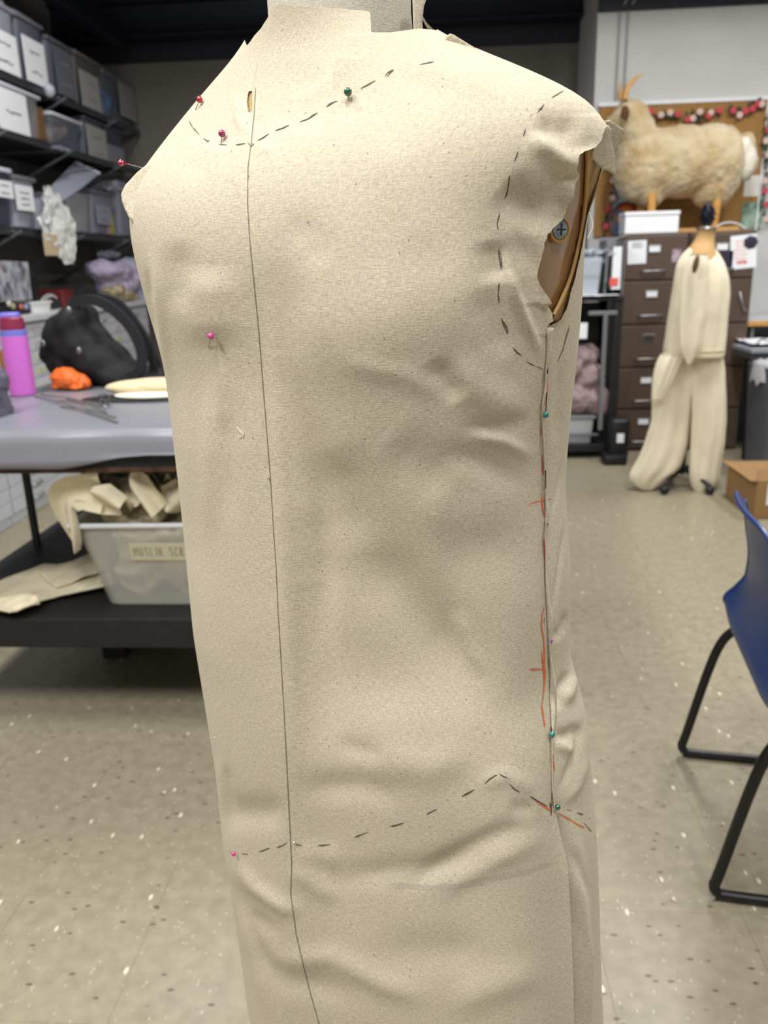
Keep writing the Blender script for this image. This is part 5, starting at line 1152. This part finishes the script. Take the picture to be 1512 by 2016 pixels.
# backpack
M_BP = mat('black_navy_canvas', (9, 10, 17), .75, var=.25, scale=10, bump=.25, bscale=24); M_STRAP = mat('black_webbing', (17, 19, 28), .65)
BY = 3.02
bp = thing('backpack', at(210, 768, y=BY), 'black backpack slumped on the work table with its straps arching up', 'backpack')
mb = MB(); d_ = 3.05/1600
for (u, v, ru, rv, rd, ro) in [(150,640,34,46,.13,-.5),(125,660,36,42,.12,-.3),(165,680,60,50,.14,-.6),(200,710,62,44,.15,-.5),(240,735,66,32,.15,-.3),(290,745,48,22,.14,0),(170,745,50,26,.12,0),(110,690,26,34,.09,-.2),(140,715,40,30,.12,0)]:
    c_ = at(u, v, y=BY); ellip(mb, c_, (ru*d_*1.0, rd, rv*d_), -ro)
for v in mb.b.verts: v.co.z = max(v.co.z, TZ+.001)
o = mb.build('bag_body', M_BP, bp); voxel(o, .010, 8, .010, 9, 4)
def flat_strap(pts, y, w, th, name='strap'):
    P0 = spline([at(u, v, y=y) for u, v in pts], 7); G = np.array(P0); T = np.gradient(G, axis=0); T /= np.linalg.norm(T, axis=1, keepdims=True); V = []
    for i in range(len(G)):
        s = np.cross(T[i], [0, 1, 0]); s /= np.linalg.norm(s)+1e-9
        for a_, b2 in ((-1, -1), (1, -1), (1, 1), (-1, 1)): V.append(G[i]+s*w/2*a_+np.array([0, th/2*b2+.02*b2*0, 0]))
    F_ = [(i*4+k, i*4+(k+1) % 4, (i+1)*4+(k+1) % 4, (i+1)*4+k) for i in range(len(G)-1) for k in range(4)]
    return obj(name, V, F_, M_STRAP, bp, smooth=False)
flat_strap([(140,598),(165,590),(195,594),(225,612),(255,642),(275,680),(280,710),(270,735),(250,745)], BY-.11, .034, .02)
flat_strap([(165,588),(200,586),(232,596),(262,628),(292,676),(302,720),(310,745)], BY-.02, .026, .02)
flat_strap([(225,600),(262,640),(300,690),(320,735)], BY+.06, .012, .01, 'strap_edge')
MB().tube(spline([at(u, v, y=BY-.06) for u, v in ((128,618),(138,600),(152,596),(160,606))]), .008).build('grab_loop', M_STRAP, bp, smooth=True)
for (u, v) in ((135, 610), (155, 690), (84, 676)): MB().ball(at(u, v, y=BY-.16), .010, 1, .5, 1.2, n=10, m_=6).build('metal_buckle', M_CHROME, bp, smooth=True)
# cream cushion, wires and rulers, grey bag at the left edge
t = thing('tailors_ham', at(280, 785, z=TZ), 'cream cloth tailor ham lying on the work table against the toile', 'cushion')
c_ = at(284, 780, z=TZ); mb = MB(); ellip(mb, c_+[0, 0, .032], (.13, .07, .024)); ellip(mb, c_+[.05, 0, .036], (.13, .07, .025)); mb.build('ham_body', mat('cream_ham', (226, 208, 170), .85, var=.05), t, smooth=True)
mb = MB(); ellip(mb, c_+[.05, -.05, .014], (.13, .08, .012)); mb.build('white_pad', mat('white_cloth', (226, 222, 206), .9), t, smooth=True)
mb = MB(); ellip(mb, c_+[.02, -.06, .004], (.21, .08, .006)); mb.build('black_mat', M_BLK, smooth=True, label='black flat mat under the cream cushion on the work table', cat='mat')
t = thing('wire_bundle', at(160, 800, z=TZ), 'tangle of thin steel wires and shears on the grey table cover', 'wires')
for k, (a, b_) in enumerate((((66, 778), (232, 832)), ((80, 776), (200, 800)), ((110, 790), (215, 797)), ((120, 800), (228, 822)), ((132, 786), (210, 812)))):
    p, q_ = at(*a, z=TZ+.004), at(*b_, z=TZ+.004); mid = (p+q_)/2+[0, 0, .006]; MB().tube(spline([p, mid, q_]), .0028, 6).build('steel_wire', M_HND, t, smooth=True)
for s in (0, 10): MB().tube(spline([at(195, 778+s, z=TZ+.012), at(205, 776+s, z=TZ+.018), at(216, 782+s, z=TZ+.012), at(206, 790+s, z=TZ+.01), at(195, 778+s, z=TZ+.012)]), .0025, 6).build('shear_handle', M_CHROME, t, smooth=True)
lump2 = MB()
for (u, v, ru, rv) in ((-12, 790, 26, 50), (-8, 750, 18, 30), (0, 812, 18, 18)): ellip(lump2, at(u, v, y=2.35), (ru*.0015, .06, rv*.0015))
o = lump2.build('grey_bag', mat('grey_mauve_cloth', (92, 88, 104), .85, var=.25, scale=12), label='grey mauve cloth bag cut by the left edge on the work table', cat='bag'); voxel(o, .006, 3, .012, 20, 12)
mb = MB(); c_ = at(4, 778, z=TZ); mb.lathe([(.03, TZ), (.032, TZ+.13), (.02, TZ+.15)], 24, (c_[0]-.02, c_[1]+.12)); mb.build('amber_jar', mat('amber_brown', (150, 100, 56), .4), smooth=True, label='brown jar half hidden behind the pink bottle', cat='jar')
# ---- MUSLIN SCRAPS bin on the lower shelf
SZ = .3535; BY0, BY1, BX0, BX1 = 2.13, 2.62, -1.055, -.47
mbn = thing('scrap_bin', (-.76, 2.38, SZ), 'frosted plastic bin with a handwritten tape label, overflowing with muslin scraps on the lower shelf', 'bin')
M_TUB = smoke('frosted_tub', (212, 210, 200), .62)
MB().taper((BX0, BY0, SZ), (BX1, BY1, .612), .82, .05, open_top=True).build('tub', M_TUB, mbn, smooth=True)
rim_ = MB()
for a, b_ in (((BX0, BY0), (BX1, BY0)), ((BX0, BY1), (BX1, BY1)), ((BX0, BY0), (BX0, BY1)), ((BX1, BY0), (BX1, BY1))): rim_.tube([(a[0], a[1], .612), (b_[0], b_[1], .612)], .008, 8)
rim_.build('rim', mat('frost_rim', (206, 208, 214), .4), mbn, smooth=True)
# tape with handwriting on the sloping front
A0, A1 = np.array([BX0, BY0, .612]), np.array([(BX0+BX1)/2, BY0+(BY1-BY0)*.09, SZ])
def front(u, v):      # u metres along front from x=-.92, v metres above z=.50
    z = .515+v; k_ = (.612-z)/(.612-SZ); return np.array([-.878+u, BY0+k_*(BY1-BY0)*.09-.0035, z])
tp = obj('tape_label', [front(-.012, -.012), front(.30, -.014), front(.30, .044), front(-.012, .046)], [(0, 1, 2, 3)], mat('masking_tape', (196, 190, 160), .7), mbn, smooth=False)
STK = {'M': [[(0,0),(0,1),(.4,.4),(.8,1),(.8,0)]], 'U': [[(0,1),(0,.2),(.3,0),(.6,.2),(.6,1)]], 'S': [[(.6,.9),(.2,1),(0,.75),(.5,.45),(.55,.15),(.1,0)]], 'L': [[(0,1),(0,0),(.5,0)]], 'I': [[(.1,0),(.1,1)]],
       'N': [[(0,0),(0,1),(.6,0),(.6,1)]], 'C': [[(.6,.85),(.3,1),(0,.6),(.05,.2),(.3,0),(.6,.15)]], 'R': [[(0,0),(0,1),(.5,.85),(.45,.55),(0,.5),(.6,0)]], 'A': [[(0,0),(.35,1),(.65,0)],[(.12,.4),(.55,.4)]], 'P': [[(0,0),(0,1),(.5,.85),(.45,.5),(0,.45)]]}
x_ = 0; wr = MB()
for chr_ in 'MUSLIN SCRAPS':
    if chr_ == ' ': x_ += .016; continue
    for pl in STK[chr_]: wr.tube([front(x_+p[0]*.0125, .002+p[1]*.028)+[0, -.0006, 0] for p in pl], .0008, 5)
    x_ += {'I': .009, 'M': .0175}.get(chr_, .0155)
wr.build('handwriting', mat('pencil_black', (60, 60, 56), .8), tp)
M_SCR = mat('muslin_scrap_cloth', (214, 204, 176), .9, var=.12, scale=9)
mb = MB()
rs = random.Random(5)
for k in range(120):
    z = rs.uniform(.375, .60); ellip(mb, (rs.uniform(-.95, -.53), rs.uniform(2.19, 2.27)+.12*(.58-z)*0 + (.04*(.6-z)/.2), z), (rs.uniform(.03, .06), .03, rs.uniform(.014, .03)), rs.uniform(-1.2, 1.2))
for k in range(14): ellip(mb, (rs.uniform(-.9, -.58), rs.uniform(2.3, 2.5), rs.uniform(.44, .54)), (.1, .09, .08))
for k in range(22): ellip(mb, (rs.uniform(-.98, -.54), rs.uniform(2.2, 2.5), rs.uniform(.59, .64)), (.06, .05, .03), rs.uniform(-.8, .8))
o = mb.build('scrap_heap', M_SCR, label='cream muslin scraps packed inside the frosted bin', cat='scraps', kind='stuff'); voxel(o, .007, 1, .012, 22, 21)
top = thing('muslin_scraps', (-.8, 2.35, .62), 'crumpled muslin scraps heaped over the top of the scrap bin, one tail hanging', 'scraps')
for k, (x, y, z, w, d, am, rz) in enumerate(((-.90, 2.32, .62, .36, .36, .10, .3), (-.70, 2.34, .63, .34, .34, .11, 1.1), (-.55, 2.35, .63, .3, .34, .11, .5), (-.98, 2.26, .64, .24, .2, .06, 2.0), (-.62, 2.22, .62, .26, .2, .10, 1.7))):
    crumple_sheet('scrap', x, y, z, w, d, am, M_SCR, 60+k, 34, top, rz, dome=.03)
def tail(pts, ws, seed, y):
    G = np.array(spline([at(u, v, y=y) for u, v in pts], 6)); T = np.gradient(G, axis=0); T /= np.linalg.norm(T, axis=1, keepdims=True); m2 = len(G); n = 12; V = []
    w_ = np.interp(np.linspace(0, 1, m2), np.linspace(0, 1, len(ws)), ws)
    for i in range(m2):
        s = np.cross(T[i], [0, 1, 0]); s /= np.linalg.norm(s)+1e-9
        for j in range(n): q_ = j/(n-1)*2-1; V.append(G[i]+s*q_*w_[i]+np.array([0, .02*sin(q_*3+seed+i*.1), 0]))
    return obj('scrap', V, grid_faces(m2, n), M_SCR, top)
tail([(200,968),(160,966),(132,978),(128,1000),(140,1040),(148,1070),(152,1086)], [.06,.05,.05,.035,.025,.014,.002], 1, 2.12)
tail([(320,1000),(296,976),(274,950),(266,935),(270,915)], [.035,.03,.03,.02,.002], 2, 2.13)
tail([(180,975),(205,985),(240,1000)], [.03,.05,.03], 3, 2.11)
tail([(330,1003),(345,975),(352,950)], [.03,.05,.02], 5, 2.16)
# folded muslin lying on the lower shelf
fm = thing('folded_muslin', (-1.2, 2.3, SZ), 'flat folded lengths of muslin lying on the lower shelf left of the bin', 'fabric')
def poly_sheet(pts, z, m_, parent, amp, seed, name):
    P_ = np.array([at(u, v, z=z) for u, v in pts]); n = 26; V = []
    for i in range(n):
        for j in range(n):
            s, t_ = i/(n-1), j/(n-1); p = (1-s)*((1-t_)*P_[0]+t_*P_[1])+s*((1-t_)*P_[3]+t_*P_[2])
            V.append(p+np.array([0, 0, amp*abs(sin(s*7+seed+2*t_))*(.3+t_)+amp*float(vnoise(np.array([s*4+seed]), np.array([t_*4]), seed)[0]+.5)]))
    o = obj(name, V, grid_faces(n, n), m_, parent); o.modifiers.new('t', 'SOLIDIFY').thickness = .006; return o
poly_sheet([(-60,1178),(90,1118),(200,1150),(20,1212)], SZ+.004, M_SCR, fm, .010, 1, 'fabric_layer')
poly_sheet([(70,1130),(200,1092),(216,1130),(110,1160)], SZ+.022, M_SCR, fm, .012, 2, 'fabric_layer')
poly_sheet([(130,1165),(215,1128),(228,1160),(120,1180)], SZ+.006, M_SCR, fm, .010, 3, 'fabric_layer')
poly_sheet([(-50,1196),(60,1180),(80,1192),(20,1214)], SZ+.02, M_SCR, fm, .012, 4, 'fabric_layer')
